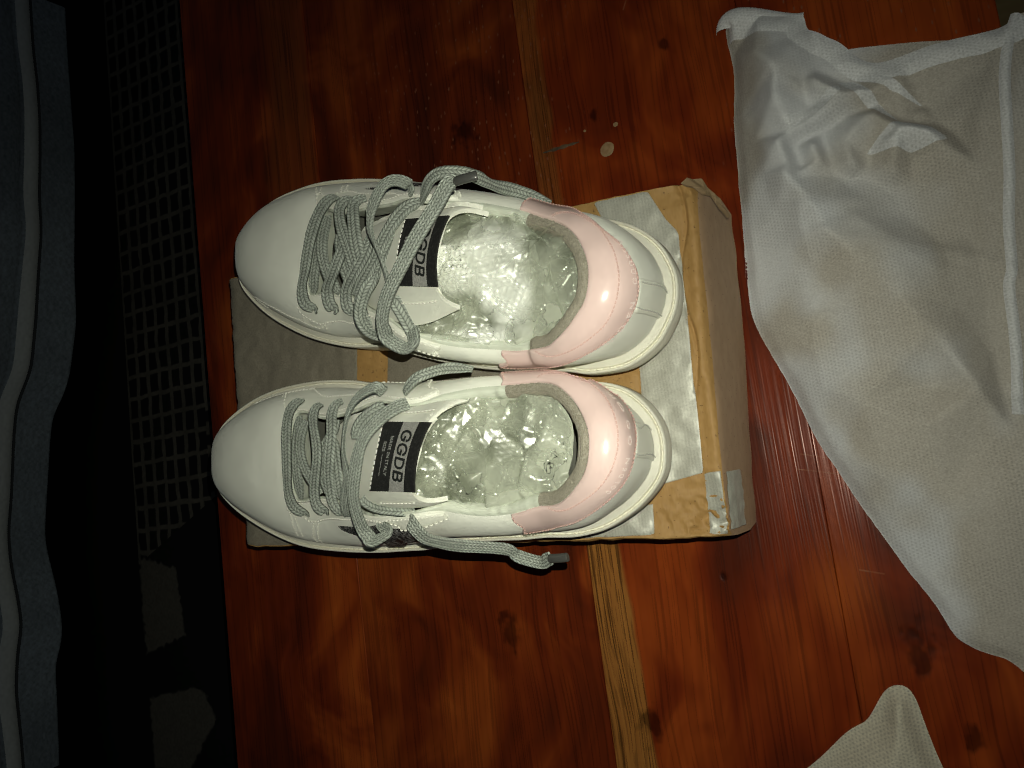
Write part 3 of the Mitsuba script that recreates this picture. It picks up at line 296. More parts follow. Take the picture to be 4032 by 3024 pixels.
scene['grey_thread'] = principled((.40, .40, .36), .5)
scene['rubber'] = principled(mikit.proc(lambda p, n, uv: mix([.66, .64, .545], [.74, .72, .625], fbm(p.x * 90, p.y * 90, p.z * 200))), .5, specular=.35)
scene['lining'] = bump(principled((.56, .59, .50), .6), lambda p, n, uv: fbm(p.x * 420, p.y * 160, p.z * 200) + .8 * noise(p.x * 260, p.y * 40, 1.), .0012)
def terry_col(p, n, uv):
    s = .5 + .5 * dr.sin(uv.y * 6.2832 * 12 + 2 * noise(uv.x * 260, uv.y * 3))
    g = noise(p.x * 2600, p.y * 2600, p.z * 2600)
    return mix([.17, .15, .115], [.40, .37, .30], dr.clip(.16 * s + .85 * g, 0, 1))
scene['terry'] = bump(principled(mikit.proc(terry_col), .85), lambda p, n, uv: .3 * (.5 + .5 * dr.sin(uv.y * 6.2832 * 12 + 2 * noise(uv.x * 260, uv.y * 3))) + noise(p.x * 2200, p.y * 2200, p.z * 2200), .0009)
def braid(uv):
    """uv.x across the band 0..1, uv.y metres along: rows of slanted stitches, alternating"""
    c = uv.x * 5.0; k = dr.floor(c); fx = c - k
    sgn = dr.select(dr.abs(k - 2 * dr.floor(k / 2)) < .5, 1.0, -1.0)
    s = uv.y * 540.0 + sgn * (fx - .5) * .9
    fy = s - dr.floor(s)
    h = (1 - dr.square(2 * fx - 1)) * (1 - dr.square(2 * fy - 1))
    return h, cell_rand(k, dr.floor(s))
def lace_col(p, n, uv):
    h, r = braid(uv)
    return mix([.022, .028, .022], [.47, .51, .455], dr.clip(.05 + .92 * dr.sqrt(dr.maximum(h, 0)) * (.75 + .35 * r), 0, 1))
scene['lace'] = bump(principled(mikit.proc(lace_col), .7, sheen=.3), lambda p, n, uv: braid(uv)[0], .0005, 2e-4)
scene['aglet'] = principled((.06, .06, .056), .22, clearcoat=.8, clearcoat_gloss=.9)
scene['label_black'] = principled(mikit.proc(lambda p, n, uv: mix([.008, .008, .008], [.035, .035, .033], dr.power(noise(p.x * 1700, p.y * 1700, p.z * 1700), 3))), .7)
scene['label_silver'] = principled(mikit.proc(lambda p, n, uv: mix([.36, .35, .33], [.62, .61, .58], noise(p.x * 2000, p.y * 2000, p.z * 2000))), .45, metallic=.35)
scene['print_black'] = principled((.015, .017, .016), .6)
scene['print_grey'] = principled((.45, .45, .43), .6)
scene['emboss'] = principled((.86, .74, .71), .5)
scene['glitter'] = bump(principled(mikit.proc(lambda p, n, uv: mix([.02, .02, .02], [.34, .33, .33], dr.power(voronoi(p.x * 1300 + p.z * 700, p.y * 1300)[2], 3))), .35, metallic=.5, specular=.7),
    lambda p, n, uv: voronoi(p.x * 1300 + p.z * 700, p.y * 1300)[2], .0008)
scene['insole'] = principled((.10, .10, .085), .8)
WC = A3(D['A']['wad']).mean(0)
def bubble_col(p, n, uv):
    """clear greenish plastic over dark gaps; the sheet round the white lump is opaque white"""
    k = smoothstep(.25, .75, fbm(p.x * 55, p.y * 55, p.z * 55))
    w = mi.Float(0)
    for (x, y, a, b) in ((-.016, .012, .026, .016), (-.002, -.004, .014, .015), (-.022, -.024, .024, .008)):
        e = dr.sqrt(dr.square((p.x - float(WC[0] + x)) / a) + dr.square((p.y - float(WC[1] + y)) / b))
        w = dr.maximum(w, smoothstep(1.25, .45, e + .7 * (fbm(p.x * 110, p.y * 110, 3.) - .5)))
    return mix(mix([.19, .205, .155], [.42, .44, .36], k), [.78, .795, .74], w)
scene['bubble'] = principled(mikit.proc(bubble_col), .3, specular=.6)
scene['film'] = {'type': 'blendbsdf', 'weight': .10, 'a': {'type': 'thindielectric', 'int_ior': 1.3}, 'b': two({'type': 'roughconductor', 'material': 'none', 'alpha': .09, 'distribution': 'ggx', 'specular_reflectance': rgb(.97, 1, .93)})}

# ------------------------------------------------------------------ the setting: floor
FZ = -.45
def floor_col(p, n, uv):
    g = fbm(p.x * 9, p.y * 90 + 3 * noise(p.x * 5, p.y * 5), 0., 3)
    k = cell_rand(dr.floor(p.y / .11), 3.)
    return mix([.22, .15, .06], [.40, .29, .13], .6 * g + .4 * k)
scene['floor_wood'] = principled(mikit.proc(floor_col), .5)
def sheet(x0, x1, y0, y1, z): return A3([[x0, y0, z], [x1, y0, z], [x1, y1, z], [x0, y1, z]]), np.array([[0, 1, 2], [0, 2, 3]])
put('floor', sheet(-4, 3, -4, 4, FZ), 'floor_wood', smooth=False, kind='structure')

# ------------------------------------------------------------------ rug
r1 = A3(D['rug1'])[:, :2]
P1, P2 = A3(D['rugp1'])[:, :2], A3(D['rugp2'])[:, :2]
def inside(p, poly):
    """soft test for a convex polygon, in drjit"""
    c = poly.mean(0); d = mi.Float(1.0)
    for a, b in zip(poly, np.roll(poly, -1, 0)):
        t = b - a; nn = np.array([t[1], -t[0]]) / np.linalg.norm(t)
        if (c - a) @ nn < 0: nn = -nn
        d = dr.minimum(d, (p.x - float(a[0])) * float(nn[0]) + (p.y - float(a[1])) * float(nn[1]))
    return d
GX0 = float(r1[:2, 0].mean()); GY0 = float(r1[4:, 1].mean()); GY1 = float(A3(D['rugstep'])[3, 1])
GX1 = float(A3(D['rugstep'])[:2, 0].mean())
def hullpoly(P):
    from scipy.spatial import ConvexHull
    return P[ConvexHull(P).vertices]
P1h, P2h = hullpoly(P1), hullpoly(P2)
def rug_col(p, n, uv):
    wob = .003 * (noise(p.x * 70, p.y * 70) - .5)
    gx, gy = (p.x + wob) / .0262 + .3, (p.y + wob) / .0372
    fx, fy = gx - dr.floor(gx), gy - dr.floor(gy)
    line = dr.maximum(smoothstep(.19, .12, dr.minimum(fx, 1 - fx)), smoothstep(.13, .07, dr.minimum(fy, 1 - fy))) * (.75 + .4 * noise(p.x * 40, p.y * 40))
    stepx = GX1 + .06 * smoothstep(GY1, GY1 + .001, p.y)
    on = dr.select((p.x > GX0) & (p.y > GY0 + .5 * (p.x - GX0)) & (p.x < .6), 1.0, 0.0)
    on = dr.select((p.x > stepx) & (p.y < GY1 + .22), on * smoothstep(.0, .1, dr.abs(fy - .5) - .18) * dr.select(p.y > GY1, 1.0, 0.0), on)
    on = on * dr.select((p.x > stepx + .05) & (p.y < GY1 + .22), 0.0, 1.0)
    beige = line * on
    for P in (P1h, P2h): beige = dr.maximum(beige, smoothstep(0., .006, inside(p, P) + .006 * (noise(p.x * 150, p.y * 150) - .5)))
    tone = .7 + .5 * fbm(p.x * 300, p.y * 300)
    return mix([.006, .006, .006], mi.Color3f(.125, .112, .088) * tone, beige)
scene['rug_pile'] = principled(mikit.proc(rug_col), .95)
xs, ys = np.linspace(-1.95, -.12, 90), np.linspace(-1.2, 1.6, 120)
X, Y = np.meshgrid(xs, ys, indexing='ij')
Zr = FZ + .012 + .002 * meshkit.fbm(np.stack([X * 8, Y * 8, 0 * X], -1)); Zr[[0, -1]] = FZ + .001; Zr[:, [0, -1]] = FZ + .001
put('rug', (np.stack([X, Y, Zr], -1).reshape(-1, 3), quads(len(xs), len(ys))), 'rug_pile', label='black rug with a beige grid and beige patches, left of the table', cat='rug')

# ------------------------------------------------------------------ sofa edge with a blue grey cover
se, ss = A3(D['sofaedge']), A3(D['sofastripe'])
scene['cover_fleece'] = bump(principled(mikit.proc(lambda p, n, uv: mi.Color3f(.25, .295, .335) * (.55 + .9 * fbm(p.x * 240, p.y * 240, p.z * 240, 3)) * (.7 + .6 * fbm(p.x * 9, p.y * 9))), .95, sheen=.5), lambda p, n, uv: fbm(p.x * 420, p.y * 420, p.z * 420), .004)
scene['cover_stripe'] = principled(mikit.proc(lambda p, n, uv: mi.Color3f(.60, .63, .62) * (.85 + .3 * fbm(p.x * 260, p.y * 260, p.z * 260))), .95)
scene['cover_dark'] = principled((.05, .055, .062), .95)
yy = np.linspace(max(se[:, 1].min(), ss[:, 1].min()), min(se[:, 1].max(), ss[:, 1].max()), 200)
from scipy.ndimage import gaussian_filter1d
def xof(C):
    i = np.argsort(C[:, 1]); return np.interp(yy, C[i, 1], C[i, 0])
xe, xst = gaussian_filter1d(xof(se), 2), gaussian_filter1d(xof(ss), 2)
HEM, STR = -.33, -.265
def drape_strip(offs):
    """a band of the hanging cloth: offs = [(x along y, height)]"""
    V = np.stack([np.stack([x, yy, np.broadcast_to(z, x.shape)], -1) for x, z in offs], 1)
    return V.reshape(-1, 3), quads(*V.shape[:2])[:, ::-1]
FOLD = .010 * np.sin(yy * 9 + 2 * np.sin(yy * 3.1)) + .006 * np.sin(yy * 23 + 1.3)
def between(f, bulge=0.): return (xe + (xst - xe) * f + bulge, HEM + (STR - HEM) * f)
put('fleece', drape_strip([between(-.02, -.012), between(-.03, -.004), between(0, .003), between(.05, .004), between(.3, .003), between(.6, .001), between(.78, 0.)]), 'cover_fleece', 'throw_blanket')
put('dark_line', drape_strip([between(.78, 0.), between(.81, -.002), between(.84, -.001)]), 'cover_dark', 'throw_blanket')
put('pale_stripe', drape_strip([between(.84, -.001), between(.90, .003), between(1.0, .004), between(1.1, .003), between(1.17, -.001)]), 'cover_stripe', 'throw_blanket', label='pale wavy stripe along the blanket')
put('fleece', drape_strip([between(1.17, -.001), between(1.23, -.006), between(1.3, -.001)]), 'cover_fleece', 'throw_blanket')
put('fleece', drape_strip([between(1.3, -.001), between(1.5, .003), (xst - .01, -.20), (xst - .015, -.1), (xst - .02, -.03), (xst - .04, .0), (xst * 0 - 1.45, .008), (xst * 0 - 1.9, .006)]), 'cover_fleece', 'throw_blanket')
tag('throw_blanket', 'dark blue grey fleece blanket with a pale wavy stripe, hanging at the far left', 'blanket')
b = trimesh.creation.box([.72, 2.6, .30]); b.apply_translation([-1.72, .2, -.155]); put('seat', b, 'cover_dark', 'sofa', smooth=False)
for x in (-1.42, -2.0):
    for y in (-.95, 1.35):
        c = trimesh.creation.cylinder(.022, .145, sections=20); c.apply_translation([x, y, -.3765]); put('leg', c, 'cover_dark', 'sofa', smooth=40)
tag('sofa', 'dark low sofa hidden under the hanging blanket', 'sofa')

# ------------------------------------------------------------------ table of planks
def seam(k): return float(A3(D['tbl'][k])[:, 0].mean())
XL, XS2, XS3, XS4, XR = (seam(k) for k in ('left', 's2', 's3', 's4', 'right'))
DW = A3(D['tbl']['dowel']); KN = A3(D['tbl']['knots']); SAP3 = A3(D['tbl']['sap3']); SAP2 = A3(D['tbl']['sap2']); FI = A3(D['tbl']['filler'])
YEND = float(A3(D['tbl']['end'])[0, 1])
def wood_parts(p):
    plank = dr.select(p.x < XS2, 0.0, dr.select(p.x < XS3, 1.0, dr.select(p.x < XS4, 2.0, 3.0)))
    kx, ky, kd = mi.Float(0), mi.Float(0), mi.Float(0)
    for i, (r, a) in enumerate(((.009, 1.6), (.008, 1.3), (.008, 1.5), (.007, 1.3), (.005, 1.2), (.003, 1.5), (.004, 1.6), (.003, 1.5))):
        dx, dy = p.x - float(KN[i, 0]), (p.y - float(KN[i, 1])) / a
        rr = dr.sqrt(dx * dx + dy * dy) / r
        f = dr.exp(-.35 * rr)
        kx = kx + dx * f * .5
        kd = dr.maximum(kd, smoothstep(1.3, .4, rr + 2.2 * (fbm(p.x * 150 + 9 * i, p.y * 110, 2.) - .45)))
    return plank, kx, kd
def wood_col(p, n, uv):
    plank, kx, kd = wood_parts(p)
    warp = .007 * (fbm(p.x * 9, p.y * 2.2, plank * 7) - .5) + kx
    x = p.x + warp
    grain = fbm(x * 420, p.y * 7, plank * 5, 3)
    fine = noise(x * 1500, p.y * 22, plank)
    broad = fbm(x * 34, p.y * 1.6, plank * 3 + 2)
    cloud = fbm(p.x * 20, p.y * 14, 4.2, 3)
    wx = 2.6 * (fbm(p.x * 11, p.y * 8, plank * 3 + 1, 3) - .5)
    fig = fbm(p.x * 21 + wx + plank * 4, p.y * 8.5 + 1.4 * wx, plank * 5 + .4, 4)
    blot = fbm(p.x * 48 + 2 * wx, p.y * 26 + wx, plank * 2 + 7.3, 3)
    m = .62 * fig + .23 * blot + .15 * broad
    base = mix([.062, .0100, .0031], [.125, .0168, .0035], smoothstep(.34, .50, m))
    base = mix(base, [.220, .0390, .0066], smoothstep(.46, .61, m))
    amber = smoothstep(.58, .72, m) * .8
    for (bx_, by_, r_) in ((-.040, -.080, .030), (-.455, .16, .032)):
        amber = dr.maximum(amber, .55 * smoothstep(1., .1, dr.sqrt(dr.square((p.x - bx_) / r_) + dr.square((p.y - by_) / (r_ * 1.3))) + 1.2 * (blot - .5)))
    base = mix(base, [.33, .072, .0115], amber)
    base = base * (.98 + .42 * grain)
    # plank two is browner, plank four redder
    base = mix(base, base * mi.Color3f(.86, .93, .95), dr.select((plank > .5) & (plank < 1.5), 1.0, 0.0))
    # pale sapwood along the left edge of plank three
    wid = .0150 + .009 * smoothstep(.02, -.14, p.y) + .006 * (fbm(p.y * 5, 1.3) - .5)
    inside3 = smoothstep(0.0, .0012, x - warp - XS3) * smoothstep(.002, -.002, x - XS3 - wid - .003 * noise(p.y * 60, 3.))
    sap = inside3 * (.35 + .65 * smoothstep(.02, -.04, p.y))  # strip painted fainter toward the far end, for the weaker light there
    s2 = smoothstep(-.046, -.020, p.x - XS2 + .016 * noise(p.y * 14) + .006 * grain) * smoothstep(.0, -.002, p.x - XS2 + .0015 * noise(p.y * 50, 3.)) * smoothstep(.06, .2, p.y) * .55
    base = mix(base, mix([.135, .030, .0065], [.25, .068, .015], grain), s2)
    dash = smoothstep(.50, .74, noise(x * 1500, p.y * 80 + 3 * noise(p.y * 9), 6.))
    golden = mix([.235, .088, .019], [.36, .150, .036], .6 * grain + .4 * fbm(p.x * 90, p.y * 40)) * (1 - .32 * dash)
    base = mix(base, golden, sap)
    s2 = s2 * .5
    pores = smoothstep(.63, .80, fine) * (.35 + .45 * dr.maximum(sap, s2))
    base = base * (1 - pores * .8)
    base = base * (1 - .62 * kd)
    # small scars and pores in the varnish, flash glints painted pale, along the grain
    d1, d2, r = voronoi(p.x * 290 + 5 * noise(p.x * 9, p.y * 9), p.y * 120)
    area = smoothstep(.42, .62, fbm(p.x * 11 + 3, p.y * 8, 1.7))
    fl = smoothstep(.20, .08, d1) * dr.select(r > .80, 1.0, 0.0) * area * smoothstep(-.42, -.24, p.x) * smoothstep(.0, .12, p.y)
    base = mix(base, [.22, .085, .048], .75 * fl)
    # scratches
    for (x0, y0, x1, y1, w) in ((-.108, .285, -.082, .335, .0004), (-.052, -.012, -.020, -.020, .0003), (-.049, -.004, -.018, -.013, .00025), (-.03, -.068, -.018, -.071, .0004), (-.30, .20, -.27, .204, .0004)):
        L = math.hypot(x1 - x0, y1 - y0); tx, ty = (x1 - x0) / L, (y1 - y0) / L
        a = (p.x - x0) * tx + (p.y - y0) * ty; b = dr.abs((p.x - x0) * ty - (p.y - y0) * tx + .0006 * (noise(a * 90) - .5))
        base = mix(base, [.30, .13, .07], .5 * smoothstep(w * 1.6, w * .4, b) * dr.select((a > 0) & (a < L), 1.0, 0.0) * noise(a * 300, 2.))
    return base
def wood_bump(p, n, uv):
    plank, kx, kd = wood_parts(p)
    x = p.x + kx
    return noise(x * 1500, p.y * 24, plank) + .6 * fbm(x * 420, p.y * 8, plank, 2) - 2.5 * kd
def wood_rough(p, n, uv): return .17 + .10 * fbm(p.x * 40, p.y * 20)
scene['wood'] = bump(principled(mikit.proc(wood_col), mikit.proc(wood_rough), specular=.34, spec_tint=.15), wood_bump, .00007)
scene['dowel_wood'] = principled(mikit.proc(lambda p, n, uv: mix([.22, .13, .06], [.34, .22, .12], fbm(p.x * 500, p.y * 500))), .5)
scene['filler'] = principled(mikit.proc(lambda p, n, uv: mix([.02, .012, .008], [.14, .09, .05], fbm(p.x * 500, p.y * 500))), .5)
def plank_mesh(x0, x1, y0, y1, z0=-.028, z1=0.0, c=.0004):
    """a board with eased edges"""
    y = np.linspace(y0, y1, 60)
    wob = lambda x, k: x + .0005 * (meshkit.fbm(np.stack([y * 9, y * 0 + k, y * 0], -1)) - .5)
    g = .00012
    pr = [(x0 + g, z0), (x0 + g, z1 - c), (x0 + g + c, z1), (x1 - g - c, z1), (x1 - g, z1 - c), (x1 - g, z0)]
    V = np.stack([np.stack([wob(x, round(x, 3) * 50), y, y * 0 + z], -1) for x, z in pr + pr[:1]], 1)
    F = quads(len(y), 7)[:, ::-1]
    V = V.reshape(-1, 3)
    a = np.arange(6)
    e = (len(y) - 1) * 7
    F = np.vstack([F, [[0, 1, i] for i in ()] or np.zeros((0, 3), int), [[0, i + 1, i] for i in range(1, 5)], [[e, e + i, e + i + 1] for i in range(1, 5)]])
    return V, F
Y0, Y1 = -.62, .98
bounds = [XL, XS2, XS3, XS4, XR]
for i in range(4):
    if i == 2:
        put('plank', plank_mesh(bounds[i], bounds[i + 1], Y0, Y1), 'wood', 'coffee_table', smooth=20)
    else:
        put('plank', plank_mesh(bounds[i], bounds[i + 1], Y0, Y1), 'wood', 'coffee_table', smooth=20)
def disc(c, r, z, k=28, seed=0):
    a = np.arange(k) / k * 2 * np.pi; rr = r * (1 + .05 * np.sin(2 * a + seed) + .02 * np.sin(5 * a))
    ring = lambda f, h: np.c_[c[0] + rr * f * np.cos(a), c[1] + rr * f * np.sin(a), a * 0 + h]
    V = np.vstack([ring(1, z - .004), ring(1, z), ring(.93, z + .0002), [[c[0], c[1], z + .00025]]])
    F = [[j * k + i, j * k + (i + 1) % k, (j + 1) * k + (i + 1) % k] for j in range(2) for i in range(k)] + [[j * k + i, (j + 1) * k + (i + 1) % k, (j + 1) * k + i] for j in range(2) for i in range(k)]
    F += [[2 * k + i, 2 * k + (i + 1) % k, 3 * k] for i in range(k)]
    return V, np.array(F)
put('dowel_plug', disc(DW[0], .0046, .0002), 'dowel_wood', 'coffee_table', smooth=30)
put('dowel_plug', disc(DW[1], .0016, .0002, 16, 1), 'dowel_wood', 'coffee_table', smooth=30)
put('dowel_plug', disc(DW[2], .0009, .0002, 12, 2), 'dowel_wood', 'coffee_table', smooth=30)
fl = FI[0] + (FI[1] - FI[0]) * np.linspace(0, 1, 14)[:, None]; fw = .0012 * np.sin(np.linspace(.25, 2.9, 14)) * (1 + .3 * np.sin(np.arange(14) * 1.9))
fd = unit(FI[1] - FI[0]); fn_ = np.array([-fd[1], fd[0], 0])
Vf = np.stack([fl + fn_ * fw[:, None] + [0, 0, .0001], fl + [0, 0, .0004], fl - fn_ * fw[:, None] + [0, 0, .0001]], 1).reshape(-1, 3)
put('crack_filler', (Vf, quads(14, 3)), 'filler', 'coffee_table', smooth=30)
for (x, y) in ((XL + .05, Y0 + .05), (XL + .05, Y1 - .05), (XR - .05, Y0 + .05), (XR - .05, Y1 - .05)):
    b = trimesh.creation.box([.06, .06, .42 - .028 + .03 - .003]); b.apply_translation([x, y, FZ + .012 + (.422 - .028) / 2 + .0085])
    put('leg', b, 'wood', 'coffee_table', smooth=False)
tag('coffee_table', 'red brown varnished plank table with knots, under the box and bags', 'table')

# ------------------------------------------------------------------ parcel box
Z0 = .0788
bx = A3(D['box']['corner'])[:, :2]     # far left, far right, near right, near left
rgt = A3(D['box']['right'])[:, :2]; cre = A3(D['box']['crease'])[:, :2]
def line_y(P, y):
    i = np.argsort(P[:, 1]); return np.interp(y, P[i, 1], P[i, 0])
crease_line = LineString(cre)
def box_top(x, y):
    q = np.stack([x * 60, y * 60, 0 * x], -1)
    z = Z0 - .0012 + .0022 * (meshkit.fbm(q * .6, 3, 5) - .5) + .0012 * (meshkit.noise(q * 4, 8) - .5)
    xc = line_y(cre, y); d = x - xc
    z = z - .0032 * np.exp(-(d / .0016) ** 2) + .0019 * np.exp(-((d - .0042) / .002) ** 2) + .0014 * np.exp(-((d + .0045) / .003) ** 2)
    d2 = x - xc + .0095 + .003 * np.sin(y * 90); z = z - .0016 * np.exp(-(d2 / .0010) ** 2) * sstep(.0, .05, y)
    # crumpled near right corner
    c = np.exp(-(((x - bx[2, 0]) / .020) ** 2 + ((y - bx[2, 1]) / .020) ** 2))
    rid = np.abs(meshkit.noise(np.stack([x * 190 + y * 60, y * 420, 0 * x], -1), 3) - .5) * 2
    z = z - c * (.003 + .0085 * rid)
    c = np.exp(-(((x - bx[1, 0]) / .010) ** 2 + ((y - bx[1, 1]) / .010) ** 2)); z = z - c * .003 * (1 + rid)
    # dents in the tape and the kraft near the front
    for (px, py, l, a, w, h) in ((bx[2, 0] - .047, bx[2, 1] + .016, .02, 2.0, .0018, .0014), (bx[2, 0] - .036, bx[2, 1] + .075, .03, 1.75, .0016, .0012), (bx[2, 0] - .055, bx[2, 1] + .028, .012, 2.6, .0014, .0012)):
        t = (x - px) * math.cos(a) + (y - py) * math.sin(a); s = -(x - px) * math.sin(a) + (y - py) * math.cos(a) + .002 * np.sin(t * 260)
        z = z + h * np.exp(-(s / w) ** 2) * np.exp(-(t / l) ** 2)
    # eased long edges
    e = np.minimum.reduce([x - line_y(bx[[0, 3]], y)]); z = z - .0022 * np.exp(-np.maximum(e, 0) / .0016)
    return z
nx, ny = 170, 120
s_, t_ = np.meshgrid(np.r_[np.linspace(0, .88, 90)[:-1], np.linspace(.88, 1, nx - 89)], np.linspace(0, 1, ny), indexing='ij')
top_e = bx[0] + (bx[1] - bx[0]) * s_[..., None]; bot_e = bx[3] + (bx[2] - bx[3]) * s_[..., None]
XY = top_e + (bot_e - top_e) * t_[..., None]
rag = .0007 * (meshkit.noise(np.stack([XY[..., 0] * 160, XY[..., 0] * 0, 0 * s_], -1), 4) - .5)
XY[..., 1] += np.where(t_ > .97, rag * 2.0, 0)
TopV = np.concatenate([XY, box_top(XY[..., 0], XY[..., 1])[..., None]], -1)
ring = np.vstack([TopV[:, 0], TopV[-1, 1:], TopV[-2::-1, -1], TopV[0, -2:0:-1]])      # far edge, right end, near edge, left end
cen = ring[:, :2].mean(0)
lv = []
for f, push in ((0., 0.), (.03, .0012), (.10, .0018), (.5, .003), (.93, .0012), (1., .0)):
    r_ = ring.copy(); z_ = ring[:, 2] * (1 - f)
    right = sstep(bx[1, 0] - .012, bx[1, 0] - .002, ring[:, 0])
    lean = right * f * .004
    r_[:, :2] += unit(ring[:, :2] - cen) * push
    r_[:, 0] += lean + .0012 * (meshkit.noise(np.c_[ring[:, 1] * 70, np.full(len(ring), f * 4), ring[:, 0] * 70]) - .5) * (f > 0)
    r_[:, 2] = np.maximum(z_, 0.0005)
    lv.append(r_)
SV = np.stack(lv, 1); SF = quads(len(ring), len(lv), True)
botc = np.array([[cen[0], cen[1], .0005]]); nb = len(ring)
BF = np.array([[i * len(lv) + len(lv) - 1, ((i + 1) % nb) * len(lv) + len(lv) - 1, nb * len(lv)] for i in range(nb)])
tv = (TopV.reshape(-1, 3), quads(nx, ny)[:, ::-1])
def kraft_col(p, n, uv):
    f = noise(p.x * 1500, p.y * 500, p.z * 900); g = fbm(p.x * 45, p.y * 45, p.z * 45)
    b = mix([.30, .168, .054], [.40, .238, .090], .5 * f + .5 * g)
    spk = smoothstep(.86, .93, noise(p.x * 900, p.y * 900, p.z * 900))
    return b * (1 - .5 * spk)
scene['kraft'] = bump(principled(mikit.proc(kraft_col), .62, specular=.3), lambda p, n, uv: noise(p.x * 900, p.y * 300, p.z * 600), .00015)
scene['kraft_end_shaded'] = principled(mikit.proc(lambda p, n, uv: mix([.29, .188, .112], [.37, .245, .155], fbm(p.x * 200, p.y * 200, p.z * 200)) * (1 - .4 * smoothstep(.86, .93, noise(p.x * 1000, p.y * 1000, p.z * 1000)))), .7)  # same kraft, with the shade of the grazing-lit end mixed into its colour
scene['kraft_torn'] = principled((.23, .16, .09), .9)
def tape_col(p, n, uv):
    g = noise(p.x * 1800, p.y * 1800, p.z * 1800); r = .5 + .5 * dr.sin(p.x * 6.2832 / .0016)
    return mix([.30, .295, .25], [.50, .495, .44], .5 * g + .2 * r + .3 * fbm(p.x * 330, p.y * 14, 5.))
def tape_bump(p, n, uv): return .07 * dr.sin(p.x * 6.2832 / .0016) + noise(p.x * 1800, p.y * 1800, p.z * 1800) * .6 + 3 * fbm(p.x * 120, p.y * 40, 2.)
scene['tape_shaded'] = principled(mikit.proc(lambda p, n, uv: mix([.165, .145, .112], [.25, .225, .18], .7 * noise(p.x * 1600, p.y * 1600, p.z * 1600) + .3 * fbm(p.x * 30, p.y * 30))), .55, specular=.3)  # darker copy of the tape; dim grazing light put into its colour
scene['tape'] = bump(principled(mikit.proc(tape_col), .46, metallic=.18, specular=.45), tape_bump, .00005)
put('top_panel', tv, 'kraft', 'parcel_box')
endm = (ring[:, 0] > line_y(bx[1:3], ring[:, 1]) - .0015) & (ring[:, 1] < bx[1, 1] + .01)
idx = SF // len(lv)
ise = endm[idx].all(1) & (np.ptp(idx, axis=1) < 5)
put('side_panel', (np.vstack([SV.reshape(-1, 3), botc]), np.vstack([SF[~ise], BF])), 'kraft', 'parcel_box', smooth=40)
put('end_panel', (SV.reshape(-1, 3), SF[ise]), 'kraft_end_shaded', 'parcel_box', smooth=40)
def drape(poly, name, bs, h=.0004, step=.0028, lift=None):
    """a strip of tape lying on the box top"""
    P, F, dist = fill(Polygon(poly), step, [.0005])
    z = box_top(P[:, 0], P[:, 1]) + np.where(dist < 2e-4, h * .3, h)
    edge = P[:, 1] - (bx[3, 1] + (bx[2, 1] - bx[3, 1]) * (P[:, 0] - bx[3, 0]) / (bx[2, 0] - bx[3, 0]))
    V = np.c_[P, z]
    return put(name, (V, F), bs, 'parcel_box')
boxpoly = Polygon(XY[::nx - 1 if 0 else 1, 0].tolist() + XY[-1, 1:].tolist() + XY[::-1, -1].tolist() + XY[0, ::-1][1:-1].tolist()).buffer(0)
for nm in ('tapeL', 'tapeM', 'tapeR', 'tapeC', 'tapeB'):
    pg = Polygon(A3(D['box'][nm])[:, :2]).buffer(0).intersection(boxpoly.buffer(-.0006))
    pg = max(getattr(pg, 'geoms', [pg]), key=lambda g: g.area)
    drape(pg.exterior.coords, 'tape_strip', 'tape_shaded' if nm in ('tapeL', 'tapeM') else 'tape', h=.0009 if nm in ('tapeB', 'tapeC') else .0006)
# tape that runs down the near side and the right end under the crumpled corner
def flapmesh(P, t=.0008, n=3, seed=1):
    P = A3(P); P = np.vstack([P, P[:1]]); q = polyline(P[:-1], 26, True); c = q.mean(0)
    r = np.random.default_rng(seed)
    V = [q + r.normal(0, .0006, q.shape), c + (q - c) * .55 + r.normal(0, .0010, q.shape)]
    V = np.vstack(V + [c[None]]); k = 26
    F = [[i, (i + 1) % k, k + (i + 1) % k] for i in range(k)] + [[i, k + (i + 1) % k, k + i] for i in range(k)] + [[k + i, k + (i + 1) % k, 2 * k] for i in range(k)]
    return V, np.array(F)
ce = A3([bx[2, 0], bx[2, 1], 0])
def end_x(y, z):
    f = 1 - z / Z0; return line_y(bx[1:3], y) + f * .004 + np.interp(f, [0, .03, .1, .5, .93, 1], [0, .0012, .0018, .003, .0012, 0]) + .0009
yy2, zz2 = np.meshgrid(np.linspace(bx[2, 1] + .003, bx[2, 1] + .030, 16), np.linspace(.0778, .056, 14), indexing='ij')
zz2 = zz2 + .004 * (meshkit.noise(np.stack([yy2 * 200, yy2 * 0, zz2 * 0], -1), 6) - .5) * (np.arange(14) / 13.)
xx2 = end_x(yy2, zz2) + .0009 * (meshkit.noise(np.stack([yy2 * 330, zz2 * 330, yy2 * 0], -1), 2))
put('tape_strip', (np.stack([xx2, yy2, zz2], -1).reshape(-1, 3), quads(16, 14)), 'tape', 'parcel_box', smooth=25)
cf = A3([bx[1, 0], bx[1, 1], 0])
put('torn_edge', flapmesh(cf + A3([[-.006, .001, .0785], [.001, .001, .077], [.007, -.006, .066], [.0115, -.016, .052], [.0095, -.015, .056], [.003, -.0045, .073], [-.003, -.0015, .078]]), seed=5), 'kraft_torn', 'parcel_box', smooth=False)
tag('parcel_box', 'crumpled brown cardboard box with silver grey tape strips, lying under both shoes', 'box')

